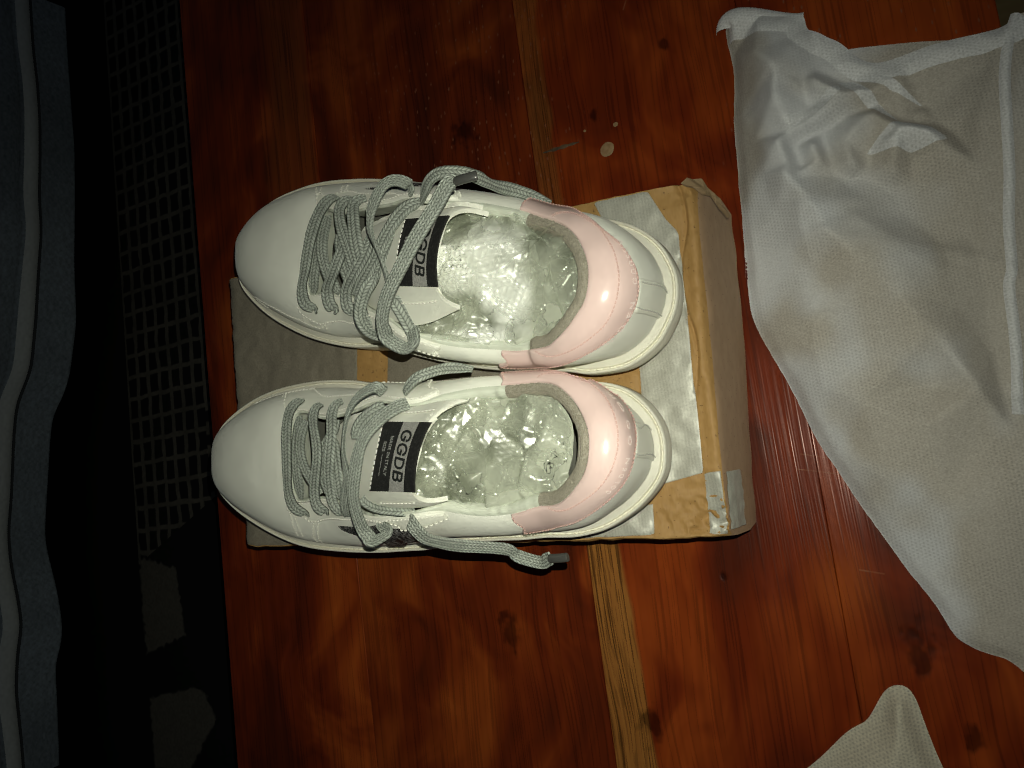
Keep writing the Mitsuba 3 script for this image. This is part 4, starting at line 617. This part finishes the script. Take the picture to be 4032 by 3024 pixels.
# ------------------------------------------------------------------ shoes
def stitch(P, N, pitch=.0025, ln=.0019, r=.00034, lift=.0002):
    """short thread stitches along P"""
    P, N = A3(P), A3(N); s = np.r_[0, np.cumsum(np.linalg.norm(np.diff(P, axis=0), axis=1))]
    parts = []
    q = np.arange(pitch * .4, s[-1] - ln * .5, pitch)
    at = lambda M, x: np.stack([np.interp(x, s, M[:, k]) for k in range(3)], -1)
    a = np.arange(6) / 6 * 2 * np.pi
    for x in q:
        c = at(P, np.array([x - ln / 2, x - ln * .36, x, x + ln * .36, x + ln / 2])); n = at(N, np.full(5, x))
        t = unit(c[-1:] - c[:1]); b = unit(np.cross(n, t)); n = np.cross(t, b)
        rr = r * np.array([.35, .9, 1., .9, .35])[:, None, None]
        h = np.array([-.4, .3, .55, .3, -.4])[:, None] * r + lift
        c = c + n * h
        V = (c[:, None] + rr * (np.cos(a)[None, :, None] * b[:, None] + np.sin(a)[None, :, None] * n[:, None]))
        V = np.concatenate([V, V[:, :1]], 1).reshape(-1, 3)
        parts.append((V, quads(5, 7)[:, ::-1]))
    return join(parts)
LU, LV = .62, .055        # metres for one unit of u and v, for patches
class Shoe:
    def __init__(s, name, d, label):
        s.d, s.name = d, name
        s.up = Upper(A3(d['lip']), A3(d['rim']))
        tag(name, label, 'sneaker', group=None)
    def surf(s, uv, h=0.):
        uv = A3(uv); return s.up(uv[:, 0], uv[:, 1]) + s.up.normal(uv[:, 0], uv[:, 1]) * np.asarray(h).reshape(-1, 1)
    def patch(s, uv, name, bs, h=.0011, step=.0016, base=0., **k):
        """a piece of leather laid on the upper: outline in u, v"""
        uv = A3(uv) * [LU, LV]
        pg = Polygon(uv).buffer(0); pg = max(getattr(pg, 'geoms', [pg]), key=lambda g: g.area)
        P, F, dist = fill(pg, step, [.0003, .0009])
        z = base + np.where(dist < 1e-5, -.0003, np.where(dist < .0005, h * .72, h))
        return put(name, (s.surf(P / [LU, LV], z), F), bs, s.name, **k)
    def seam(s, uv, name, bs, h=.0011, **k):
        uv = polyline(wrap_u(uv), 160)
        P = s.surf(uv, h); N = s.up.normal(uv[:, 0], uv[:, 1])
        return put(name, stitch(P, N, **{q: k.pop(q) for q in list(k) if q in ('pitch', 'ln', 'r', 'lift')}), bs, s.name, **k)
    def rimrun(s, u0, u1, v=.992, n=40):
        return np.c_[np.linspace(u0, u1, n), np.full(n, v)]
    def build(s):
        d, up, nm = s.d, s.up, s.name
        # sole: cup with a stitched groove along its upper edge
        n = 320; u = np.arange(n) / n
        L, o = up.S(u), up.S.out(u); zl = L[:, 2:3]
        prof = [(-.0085, -.001), (-.0062, .0026), (-.0054, .0030), (-.0044, .0022), (-.0032, .0010), (-.0025, .0006), (-.0022, -.0014), (-.0016, -.0015), (-.0013, .0003), (-.0008, .0007), (-.0003, .0004), (0, -.0005), (.0001, -.0022), (-.0004, -.0027), (-.0001, -.0034), (0, -.010)]
        V = [L + o * a + [0, 0, b] for a, b in prof]
        zb = Z0 + .0002 + .0035 * sstep(.10, .0, np.minimum(u, 1 - u))[:, None]
        hl = sstep(.33, .47, np.minimum(u, 1 - u))[:, None]
        for a, h_, f in ((-.0004, -.0045, .35), (-.001, -.0085, .06), (-.0022, -.0105, .0)):
            q = L + o * (a * (1 - hl) + h_ * hl); q[:, 2:3] = zb + (zl - .010 - zb) * f; V.append(q)
        m = len(V); V = np.stack(V, 1).reshape(-1, 3); F = quads(n, m, True)[:, ::-1]
        c = np.r_[V.reshape(n, m, 3)[:, -1].mean(0)]; V = np.vstack([V, c])
        F = np.vstack([F, [[n * m, ((i + 1) % n) * m + m - 1, i * m + m - 1] for i in range(n)]])
        put('sole', (V, F), 'rubber', nm, smooth=50)
        q = np.linspace(0, 1, 1200); Ls, os_ = up.S(q), up.S.out(q)
        put('sole_stitching', stitch(Ls - os_ * .0019 + [0, 0, -.0003], np.tile([0, 0, 1.], (1200, 1)), .0034, .0022, .00032, -.0007), 'rubber', nm)
        # upper: leather shell
        V, F, _ = up.grid(360, 60)
        put('upper', (V, F), 'leather', nm)
        # lining: rolls over the edge and down inside
        def roll(u, w):
            T, oT = up.T(u), up.T.out(u); wd = np.minimum(u % 1, 1 - u % 1)
            col = sstep(.235, .275, wd)[:, None]                     # padded collar / thin facing
            pr = A3([(0, 0), (.0010, .0008), (.0022, .0010), (.0040, .0003), (.0054, -.0020), (.0060, -.007), (.0056, -.016), (.004, -.034)])
            pf = A3([(0, 0), (.0004, .0004), (.0010, .0003), (.0013, -.0006), (.0012, -.0016), (.0005, -.004), (-.001, -.012), (-.003, -.022)])
            out = []
            for k in range(8):
                a = pr[k] * col + pf[k] * (1 - col)
                out.append(T - oT * a[:, :1] + [0, 0, 1.] * a[:, 1:])
            return np.stack(out, 1)
        def liner(u0, u1, name, bs, n, fz=0.):
            u = np.linspace(u0, u1, n); P = roll(u, 0)
            if fz: P = P + fz * (meshkit.noise(P * 900)[..., None] - .5) * np.array([1., 1, 1])
            x = np.arange(n) / n * (u1 - u0) * LU
            uvs = np.stack([np.broadcast_to(x[:, None], P.shape[:2]), np.broadcast_to(np.arange(8) / 7., P.shape[:2])], -1)
            put(name, (P.reshape(-1, 3), quads(n, 8)), bs, nm, uv=uvs.reshape(-1, 2))
        a0, a1 = d['terry']
        liner(a1, 1 + a0, 'lining', 'lining', 260)
        liner(a0, a1, 'heel_lining', 'terry', 160, .0007)
        # insole deep inside
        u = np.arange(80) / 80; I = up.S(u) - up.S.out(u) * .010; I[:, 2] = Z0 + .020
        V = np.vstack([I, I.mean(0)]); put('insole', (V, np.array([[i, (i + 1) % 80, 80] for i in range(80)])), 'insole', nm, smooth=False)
        # heel tab, strip, facings, star
        pk = wrap_u(d['pink']); pk = polyline(pk, 60); pk[1:-1] = (pk[:-2] + 2 * pk[1:-1] + pk[2:]) / 4; lo = polyline(pk, 90)
        ed = s.rimrun(pk[-1, 0], pk[0, 0], .9995, 60)
        s.patch(np.vstack([lo, ed]), 'heel_tab', 'patent', .0013, label='glossy pale pink heel tab with faint lettering')
        tabk = f'{nm}__heel_tab'
        q = lo * [LU, LV]; tt = unit(np.gradient(q, axis=0)); q = q + np.c_[tt[:, 1], -tt[:, 0]] * (-.0019 if np.cross(tt[45], [0, 1.]) < 0 else .0019) * (1 if tt[45, 0] < 0 else -1)
        q = q / [LU, LV]; q = q[(q[:, 1] > .12) & (q[:, 1] < .97)]
        s.name = tabk; s.seam(q, 'stitching', 'pink_thread', .0013, pitch=.0018, ln=.0014, r=.0003)
        s.seam(d['pinkst'], 'stitching', 'pink_thread', .0013, pitch=.0018, ln=.0014, r=.0003)
        s.text(wrap_u(d['text']), d['heeltext'], .0027)
        s.name = nm
        s.patch(wrap_u(d['strip']), 'heel_strip', 'leather_smooth', .0010)
        k = len(d['stripst']) // 2
        for q in (d['stripst'][:k], d['stripst'][k:]): s.seam(q, 'stitching', 'grey_thread', .0010, pitch=.0016, ln=.0013, r=.0003)
        for tagk, first in (('eyeN', .088), ('eyeF', .912)):
            e = wrap_u(d[tagk]); 
            if tagk == 'eyeF' and e[0, 0] < .5: e[:, 0] += 1
            lo = polyline(e, 70); ed = s.rimrun(e[-1, 0], e[0, 0], .985, 40)
            s.patch(np.vstack([lo, ed]), 'eyestay', 'leather_smooth', .0014)
            q = lo[3:-1].copy(); q[:, 1] += .0016 / LV
            s.seam(q, 'stitching', 'white_thread', .0013, pitch=.0024, ln=.0018, r=.0004)
            q = s.rimrun(e[0, 0] + (.012 if tagk == 'eyeN' else -.012), e[-1, 0], .955, 50)
            s.seam(q, 'stitching', 'white_thread', .0013, pitch=.0024, ln=.0018, r=.0004)
        for tagk in ('seamN', 'seamF'):
            e = d[tagk]; kk = 3 if len(e) > 4 else 2
            for q in (e[:kk], e[kk:]):
                for off in (0, .0032 / LU):
                    q2 = wrap_u(q); q2[:, 0] += off; s.seam(q2, 'stitching', 'white_thread', .0001, pitch=.0021, ln=.0017, r=.00032)
        s.seam(d['toeN'], 'stitching', 'white_thread', .0001, pitch=.0024, ln=.0018, r=.0004)
        s.patch(wrap_u(d['star']), 'star_emblem', 'glitter', .0009, step=.0013, label='dark glitter star patch on the outer side')
        # seam of the upper above the sole, and the fold under the collar
        q = np.c_[np.linspace(.10, .33, 120), np.full(120, .05)]
        s.seam(q, 'stitching', 'white_thread', .0, pitch=.0022, ln=.0017, r=.0003)
        s.tongue_label(); s.lacing()
    def text(s, base, txt, hgt):
        base = polyline(base, 200); P = s.surf(base, 0); sl = np.r_[0, np.cumsum(np.linalg.norm(np.diff(P, axis=0), axis=1))]
        ms = []; x = 0.
        for ch in txt:
            if ch == ' ': x += hgt * .75; continue
            m = meshkit.text_mesh(ch, hgt, .0001); w = m.bounds[1, 0]
            V = np.array(m.vertices); f = sl[-1] / s.d['textlen']
            a = np.interp(x + V[:, 0], np.linspace(0, s.d['textlen'], 200), np.linspace(0, 1, 200))
            uv = np.stack([np.interp(a, np.linspace(0, 1, 200), base[:, k]) for k in (0, 1)], -1)
            uv[:, 1] += (V[:, 1] + .0018) / LV
            ms.append((s.surf(uv, .0016 + V[:, 2]), np.array(m.faces))); x += w + hgt * .48
        put('lettering', join(ms), 'emboss', s.name, smooth=False)
    def tongue_label(s):
        d, nm = s.d, s.name
        G = A3(d['tongue'])
        def sp(G):
            r, c = np.linspace(0, 1, G.shape[0]), np.linspace(0, 1, G.shape[1])
            f = [RectBivariateSpline(r, c, G[:, :, k], kx=min(3, G.shape[0] - 1), ky=min(3, G.shape[1] - 1)) for k in range(3)]
            return lambda a, b: np.stack([g.ev(a, b) for g in f], -1)
        f = sp(G); n, m = 70, 60
        a, b = np.meshgrid(np.linspace(0, 1, n), np.linspace(0, 1, m), indexing='ij')
        P = f(a, b); N = vnormals(P.reshape(-1, 3), quads(n, m)).reshape(n, m, 3); N = np.where(N[..., 2:] < 0, -N, N)
        P = P + N * (.0008 * (meshkit.fbm(P * 90) - .5))[..., None]
        Q = P - N * .0022
        q1 = quads(n, m); e = np.r_[np.arange(m), np.arange(1, n) * m + m - 1, (n - 1) * m + np.arange(m - 2, -1, -1), np.arange(n - 2, 0, -1) * m]
        e2 = np.roll(e, -1); N0 = n * m
        F = np.vstack([q1, q1[:, ::-1] + N0, np.c_[e, e2, e2 + N0], np.c_[e, e2 + N0, e + N0]])
        tk = put('tongue', (np.vstack([P.reshape(-1, 3), Q.reshape(-1, 3)]), F), 'leather_smooth', nm, smooth=50)
        for row in (.13, .87):
            c = f(np.full(90, row), np.linspace(.35, .9, 90)); c[:, 2] += .0006
            put('stitching', stitch(c, np.tile([0, 0, 1.], (90, 1)), .0024, .0019, .00032), 'white_thread', tk)
        L = A3(d['label']); g = sp(np.stack([L[:, 0], L[:, 0] * .5 + L[:, 1] * .5, L[:, 1]], 1)) if L.shape[1] == 2 else sp(L)
        lift = A3([0.10, 0, .9]) * .0008
        def lab(b0, b1, h, a0=0., a1=1., n=50, m=16):
            a, b = np.meshgrid(np.linspace(a0, a1, n), np.linspace(b0, b1, m), indexing='ij')
            return g(a, b).reshape(-1, 3) + lift / .0008 * h, quads(n, m)
        lk = put('label', lab(0, 1, .0010), 'label_black', tk, smooth=True, label='black woven label with a silver stripe and black letters')
        P = lab(0, 1, .0010)[0].reshape(50, 16, 3)
        # hem of the label: a thin folded edge all round
        rim_ = np.vstack([P[:, 0], P[-1, 1:], P[-2::-1, -1], P[0, -2:0:-1]]); dn = rim_ - [0, 0, .0012]
        k = len(rim_); put('edge', (np.vstack([rim_, dn]), np.vstack([[[i, (i + 1) % k, k + (i + 1) % k], [i, k + (i + 1) % k, k + i]] for i in range(k)])), 'label_black', lk, smooth=False)
        put('silver_stripe', lab(.46, .79, .0013), 'label_silver', lk)
        c = g(np.linspace(.02, .98, 60), np.full(60, .035)) + [0, 0, .0012]
        put('stitching', stitch(c, np.tile([0, 0, 1.], (60, 1)), .0026, .0019, .00034), 'white_thread', lk)
        la = plen(g(np.linspace(0, 1, 20), np.full(20, .5))); lb = plen(g(np.full(20, .5), np.linspace(0, 1, 20)))
        def words(txt, hb, b0, a0, alen, bs, bold, shear=0.):
            """lettering reading down the label, capitals pointing to the heel; hb height in b, alen length in a"""
            ms = []
            hgt = hb * lb; m = meshkit.text_mesh(txt, hgt, .00012, bold); V = np.array(m.vertices)
            V[:, 0] += shear * V[:, 1]; x0, x1 = V[:, 0].min(), V[:, 0].max()
            a = a0 + (V[:, 0] - x0) / (x1 - x0) * alen; b = b0 + V[:, 1] / hgt * hb
            put('lettering', (g(a, b) + lift / .0008 * .00155 + [0, 0, 1.] * V[:, 2:], np.array(m.faces)), bs, lk, smooth=False)
        words('GGDB', .225, .525, .13, .74, 'print_black', True, .2)
        words('MADE IN ITALY', .065, .30, .22, .56, 'print_grey', False)
        words('SIZE', .06, .165, .30, .14, 'print_grey', False)
        put('lettering', lab(.185, .195, .0015, .48, .78, 12, 2), 'print_grey', lk)
    def lacing(s):
        d, nm = s.d, s.name
        for i, P in enumerate(d['laces']):
            P = A3(P); w = d['lacew'][i]; L = plen(P); n = max(30, int(L / .0009))
            R = polyline(np.c_[P, np.array(d['lroll'][i]) / 1000.], n); C = R[:, :3]; ro = np.radians(R[:, 3] * 1000)
            t = unit(np.gradient(C, axis=0))
            # up: away from the foot's middle line, leaning upward
            N = np.tile([.12, 0, 1.0], (n, 1)); N = unit(N - (N * t).sum(1, keepdims=True) * t)
            b = np.cross(N, t); N = N * np.cos(ro)[:, None] + b * np.sin(ro)[:, None]
            e_ = np.minimum(np.arange(n), np.arange(n)[::-1]) / n; fat = len(P) > 11 and d['lacew'][i] > .0055
            wob = (1 if fat else .62 + .38 * sstep(0, .13, e_)) + .05 * np.sin(np.arange(n) * .09 + i) + .03 * np.sin(np.arange(n) * .31 + 2 * i)
            pf = rounded(1., .0015 / w, 3); pf = np.stack([pf * w * q for q in wob])
            pf[:, :, 1] /= wob[:, None]
            V, F = sweep(C, N, pf)
            k = pf.shape[1] + 1
            sl = np.r_[0, np.cumsum(np.linalg.norm(np.diff(C, axis=0), axis=1))]
            across = np.r_[pf[0, :, 0], pf[0, :1, 0]] / w + .5
            uv = np.stack([np.broadcast_to(across, (n, k)), np.broadcast_to(sl[:, None], (n, k))], -1).reshape(-1, 2)
            uv = np.vstack([uv, uv[:1], uv[-1:]])
            put('lace', (V, F), 'lace', nm, uv=uv)
        for P in d['aglets']:
            C = polyline(P, 24); a = np.arange(12) / 12 * 2 * np.pi
            tp = 1 - .12 * (np.abs(np.linspace(-1, 1, 24)) > .93)
            pf = np.stack([np.c_[.0021 * np.cos(a), .0014 * np.sin(a)] * q for q in tp])
            put('aglet', sweep(C, np.tile([.1, 0, 1.], (24, 1)), pf), 'aglet', nm, smooth=50, label='dark plastic tip of the lace')
D['A']['terry'], D['B']['terry'] = (.372, .652), (.378, .668)
D['A']['heeltext'], D['B']['heeltext'] = 'GOLDEN GOOSE/VE', 'GOLDEN GOOSE/V'
D['A']['textlen'], D['B']['textlen'] = .048, .046
sa = Shoe('sneaker', D['A'], 'off white low sneaker with its loose lace crossing over the tongue label'); sa.build()
sb = Shoe('sneaker_001', D['B'], 'off white low sneaker with its tongue label uncovered and a lace hanging past the box'); sb.build()

# ------------------------------------------------------------------ bubble wrap stuffed in the shoes
def wad(k, sh, seed, label, bubbles):
    d = D[k]; r = np.random.default_rng(seed)
    pg = Polygon(polyline(A3(d['wad']), 120, True)[:, :2]).buffer(0)
    W3 = A3(d['wad']); zr = W3[:, 2].mean()
    nmk = 'bubble_wrap' if k == 'A' else 'bubble_wrap_001'
    tag(nmk, label, 'bubble wrap')
    P, F, dist = fill(pg, .0010)
    from scipy.interpolate import RBFInterpolator
    zi = RBFInterpolator(W3[:, :2], W3[:, 2], smoothing=1e-6)
    zb = zi(P)
    dome = sstep(0, .022, dist)
    # under layer: sheet of bubbles, creased
    def cones(P, n, amp, seed):
        q = np.random.default_rng(seed); x0, y0, x1, y1 = pg.bounds
        c = np.c_[q.uniform(x0 - .01, x1 + .01, n), q.uniform(y0 - .01, y1 + .01, n)]; h = q.normal(0, amp, n)
        from scipy.interpolate import LinearNDInterpolator
        return np.nan_to_num(LinearNDInterpolator(c, h)(P))
    hx = np.sqrt(3) / 2; pit = .0031; gx, gy = P[:, 0] / pit, P[:, 1] / (pit * hx)
    row = np.round(gy); col = np.round(gx - .5 * (row % 2)) + .5 * (row % 2)
    rr = np.hypot(gx - col, (gy - row) * hx); hump = np.sqrt(np.maximum(0, 1 - (rr / .47) ** 2))
    lumps = 0; cover = np.zeros(len(P))
    for (x, y, a, b, h) in bubbles:
        e = np.hypot((P[:, 0] - x) / a, (P[:, 1] - y) / b); q = sstep(1.3, .55, e + .5 * (meshkit.noise(np.c_[P * 130, 0 * P[:, :1]]) - .5)); lumps = np.maximum(lumps, q * h); cover = np.maximum(cover, q)
    z = zb - .0008 + .003 * dome + cones(P, 90, .0022, seed) + lumps + (.0003 + .0009 * cover) * hump
    z = z - .0006 * sstep(.003, 0, dist)
    put('bubble_sheet', (np.c_[P, z], F), 'bubble', nmk)
    # film over it, crumpled into sharp facets
    q = np.random.default_rng(seed + 5); x0, y0, x1, y1 = pg.bounds
    P2, F2, d2 = fill(pg, .0007)
    amp = 1 - .75 * np.interp(0, [0], [0])
    f1 = cones(P2, 130, .0021, seed + 1); f2 = cones(P2, 600, .00028, seed + 2); f3 = cones(P2, 40, .0022, seed + 3)
    th = q.uniform(0, np.pi, 80); cr = 0
    for a in range(80):
        cx_, cy_ = q.uniform(x0, x1), q.uniform(y0, y1); t = (P2[:, 0] - cx_) * np.cos(th[a]) + (P2[:, 1] - cy_) * np.sin(th[a]); sx = -(P2[:, 0] - cx_) * np.sin(th[a]) + (P2[:, 1] - cy_) * np.cos(th[a]) + .0012 * np.sin(t * 400 + a)
        cr = cr + q.uniform(.0004, .0012) * np.maximum(0, 1 - np.abs(sx) / .0009) * np.maximum(0, 1 - (t / q.uniform(.006, .02)) ** 2)
    zf = zi(P2) + .0035 * sstep(0, .02, d2) + f1 + f2 + f3 + cr - .0012 * sstep(.003, 0, d2) + .0012
    e = 0
    for (x, y, a, b, h) in bubbles:
        e = e + .8 * h * sstep(1.2, .7, np.hypot((P2[:, 0] - x) / a, (P2[:, 1] - y) / b))
    put('plastic_film', (np.c_[P2, zf + e], F2), 'film', nmk, smooth=16)
wa, wb = A3(D['A']['wad']), A3(D['B']['wad'])
ca, cb = wa.mean(0), wb.mean(0)
wad('A', sa, 11, 'clear bubble wrap with a white lump, inside the sneaker whose lace crosses its label',
    [(ca[0] - .014, ca[1] + .012, .024, .015, .005), (ca[0] - .003, ca[1] - .003, .013, .012, .0015), (ca[0] - .022, ca[1] - .022, .022, .008, .0025)])
wad('B', sb, 23, 'crumpled clear bubble wrap inside the sneaker whose tongue label is uncovered',
    [(cb[0] - .030, cb[1] + .017, .005, .004, .003), (cb[0] - .024, cb[1] - .019, .007, .010, .002)])

# ------------------------------------------------------------------ dust bags of white non woven cloth
def dots(p):
    a = p.x * 560; b = p.y * 560 + .5 * dr.floor(p.x * 560 - 2 * dr.floor(p.x * 280))
    fx, fy = a - dr.floor(a) - .5, b - dr.floor(b) - .5
    return smoothstep(.40, .18, dr.sqrt(fx * fx + fy * fy))
def cloth_col(p, n, uv):
    d = dots(p) * (.30 + .70 * smoothstep(.3, .6, fbm(p.x * 40, p.y * 40, 2.)))
    fib = noise(p.x * 1500, p.y * 2800, p.z * 900); k = fbm(p.x * 24, p.y * 24, p.z * 24)
    thin = smoothstep(.40, .60, fbm(p.x * 17 + 4, p.y * 17, 6., 3))
    return mix(mix([.62, .63, .66], [.91, .925, .945], .6 * fib + .4 * k), mix([.47, .425, .365], [.68, .64, .575], fib), thin * .9) * (1 - .17 * d)
scene['cloth'] = {'type': 'principledthin', 'base_color': mikit.proc(cloth_col), 'roughness': .6, 'diff_trans': .5, 'spec_trans': 0.0, 'sheen': .4, 'eta': 1.3}
scene['cloth_hem'] = {'type': 'principledthin', 'base_color': mikit.proc(lambda p, n, uv: mi.Color3f(.84, .85, .87) * (.82 + .3 * noise(p.x * 1300, p.y * 2200, p.z * 900)) * (1 - .14 * dots(p))), 'roughness': .6, 'diff_trans': .35, 'spec_trans': 0.0, 'sheen': .4, 'eta': 1.3}
scene['cloth_beige'] = {'type': 'principledthin', 'base_color': mikit.proc(lambda p, n, uv: mi.Color3f(.68, .635, .52) * (.78 + .3 * noise(p.x * 1300, p.y * 2200, p.z * 900)) * (1 - .2 * dots(p))), 'roughness': .6, 'diff_trans': .45, 'spec_trans': 0.0, 'sheen': .3, 'eta': 1.3}
left, topf, back = (A3(D[k]) for k in ('bag', 'bagtop', 'bagback'))
ridge, flap, fo2, fo3, seamp = (A3(D[k]) for k in ('bagridge', 'bagflap', 'bagfold2', 'bagfold3', 'bagseam'))
XR2 = .30
lb = polyline(left, 140)[:, :2]; lb[1:-1] += .0004 * (np.random.default_rng(3).random((138, 2)) - .5)
ft = polyline(topf[1:], 60)[:, :2]
front = Polygon(np.vstack([lb, [[lb[-1, 0] + .10, lb[-1, 1] - .05], [XR2, lb[-1, 1] - .05], [XR2, ft[-1, 1] + .01]], ft[::-1]])).buffer(0)
front = max(getattr(front, 'geoms', [front]), key=lambda g: g.area)
def dline(P, C):
    """distance and signed side to a polyline (in plan)"""
    L = LineString(C[:, :2]); pt = shapely.points(P); d = shapely.distance(pt, L)
    c = polyline(C, 80)[:, :2]; t = np.gradient(c, axis=0); i = np.argmin(((P[:, None] - c[None]) ** 2).sum(-1), 1)
    s = np.sign(np.cross(t[i], P - c[i])); return d, s, i / 79.
from scipy.interpolate import LinearNDInterpolator, RegularGridInterpolator
from scipy.ndimage import gaussian_filter
bp = A3(D['bagpts']); ex = lb[::6]
far_ = A3([[XR2, y, .008] for y in (-.2, 0, .1, .2)])
HP = np.vstack([bp, np.c_[ex, np.full(len(ex), .0008)], np.c_[ft, np.full(len(ft), .010)], far_])
gx_, gy_ = np.arange(-.09, .305, .0011), np.arange(-.24, .26, .0011)
GX_, GY_ = np.meshgrid(gx_, gy_, indexing='ij')
H_ = np.nan_to_num(LinearNDInterpolator(HP[:, :2], HP[:, 2])(GX_, GY_), nan=.004)
H_ = 1.35 * (gaussian_filter(H_, .6) * .88 + gaussian_filter(H_, 5) * .12)
q = np.stack([GX_ * 60 + GY_ * 35, GY_ * 60 - GX_ * 35, 0 * GX_], -1)
cq = np.random.default_rng(31)
for k_ in range(95):
    big = k_ < 60                                            # sharp short creases near the top corner, then long soft drapes
    px_, py_ = (cq.uniform(-.075, .06), cq.uniform(.035, .20)) if big else (cq.uniform(-.05, .14), cq.uniform(-.17, .08))
    an = cq.normal(-.75, .55) if big else cq.normal(-1.0, .18)
    ln_, wd, am = (cq.uniform(.008, .030), cq.uniform(.0010, .0032), cq.uniform(.0005, .0021)) if big else (cq.uniform(.03, .09), cq.uniform(.004, .011), cq.uniform(.0004, .0016))
    tt_ = (GX_ - px_) * math.cos(an) + (GY_ - py_) * math.sin(an)
    sv = -(GX_ - px_) * math.sin(an) + (GY_ - py_) * math.cos(an) + cq.uniform(-9, 9) * tt_ ** 2
    pr_ = np.where(sv > 0, np.exp(-np.abs(sv) / wd), np.exp(-np.abs(sv) / (wd * 2.6)))
    H_ = H_ + am * pr_ * np.maximum(0, 1 - (tt_ / ln_) ** 2)
H_ = H_ + .0016 * (meshkit.fbm(q * .45, 3, 5) - .5)
hint = RegularGridInterpolator((gx_, gy_), H_, bounds_error=False, fill_value=.006)
lbL = LineString(lb)
def bag_height(P):
    dl = shapely.distance(shapely.points(P), lbL)
    d, s, a = dline(P, seamp)
    return np.maximum(hint(P) * sstep(-.002, .006, dl) + .0016 * np.exp(-(d / .003) ** 2), .0008)
bagk = 'dust_bag'
P, F, dist = fill(front, .0022, [.0006])
put('front_panel', (np.c_[P, bag_height(P)], F), 'cloth', bagk)
bk = polyline(back, 50)[:, :2]
backp = Polygon(np.vstack([bk, [[XR2, bk[-1, 1]], [XR2, -.15], [lb[-1, 0], lb[-1, 1] + .01]], lb[::-1][10:90] + [.008, 0], [ft[20]]])).buffer(0)
backp = max(getattr(backp, 'geoms', [backp]), key=lambda g: g.area)
P, F, dist = fill(backp, .004)
put('back_panel', (np.c_[P, .0007 + .0006 * meshkit.fbm(np.c_[P * 30, 0 * P[:, :1]])], F), 'cloth', bagk)
def bandmesh(C, w, h, n=120, flat=False, side=0.):
    c = polyline(C, n); t = unit(np.gradient(c, axis=0) * [1, 1, 0]); b = np.stack([-t[:, 1], t[:, 0], 0 * t[:, 0]], -1)
    offs = np.linspace(-.5, .5, 7) + side; V = []
    for o in offs:
        q = c + b * o * w; q[:, 2] = bag_height(q[:, :2]) + h * (1 - (2 * (o - side)) ** 2) + .0006; V.append(q)
    return np.stack(V, 1).reshape(-1, 3), quads(n, 7)
put('hem', bandmesh(ft_ if False else np.c_[ft, 0 * ft[:, 0]][::-1], .011, .0010, side=.5), 'cloth_hem', bagk)
put('seam', bandmesh(seamp, .0050, .0012), 'cloth_hem', bagk, label='pale raised seam down the bag')
for nm in ('fold1', 'fold2', 'fold3', 'fold4'):             # doubled cloth, folded over itself
    pg = Polygon(polyline(A3(D[nm]), 60, True)[:, :2] * .35 + np.array([Polygon(A3(D[nm])[:, :2]).exterior.interpolate(i / 60, True).coords[0] for i in range(60)]) * .65).buffer(0)
    pg = max(getattr(pg, 'geoms', [pg]), key=lambda g: g.area)
    P, F, dist = fill(pg, .0016, [.0004])
    put('fold', (np.c_[P, bag_height(P) + .0004 + .0012 * sstep(0, .004, dist)], F), 'cloth_hem', bagk)
# the corner rolled open at the far left
c0 = A3([*lb[0], 0]); tl = topf
roll_ = polyline(A3([tl[0] + [.001, -.004, .010], tl[1] + [.001, -.001, .014], tl[3] + [0, 0, .016], tl[5] + [0, 0, .016]]), 40)
a = np.linspace(.15, 3.3, 16); tt = unit(np.gradient(roll_, axis=0)); V = []
for i in range(40):
    r0 = .0065 - .002 * i / 40; nrm = unit(np.cross(tt[i], [0, 0, 1.]))
    V.append(roll_[i] + nrm * (r0 * np.cos(a))[:, None] * 1.0 + np.array([0, 0, 1.]) * (r0 * .8 * np.sin(a))[:, None] - [0, 0, .006])
put('rolled_corner', (np.stack(V).reshape(-1, 3), quads(40, 16)), 'cloth_hem', bagk)
tag(bagk, 'large white non woven cloth dust bag lying creased at the right', 'bag')
# second bag, only its corner in view
b2 = polyline(A3(D['bag2']), 120)[:, :2]; b2 = np.vstack([b2, [[b2[-1, 0] + .03, b2[-1, 1] - .12], [b2[0, 0] - .06, b2[0, 1] - .12]]])
pg = Polygon(b2).buffer(0); P, F, dist = fill(pg, .0022, [.0006])
apx = b2[np.argmax(b2[:120, 1])]
q = np.c_[P * 34, 0 * P[:, :1]]
z = .001 + .013 * sstep(0, .022, dist) + .007 * (meshkit.fbm(q, 3, 8) - .5) * sstep(0, .02, dist) + .004 * np.exp(-((P[:, 0] - apx[0] + .25 * (P[:, 1] - apx[1]) + .004) / .006) ** 2) * sstep(0, .01, dist)
put('dust_bag_001', (np.c_[P, np.maximum(z, .0006)], F), 'cloth_beige', label='corner of a second, beige white cloth dust bag at the bottom edge', cat='bag')
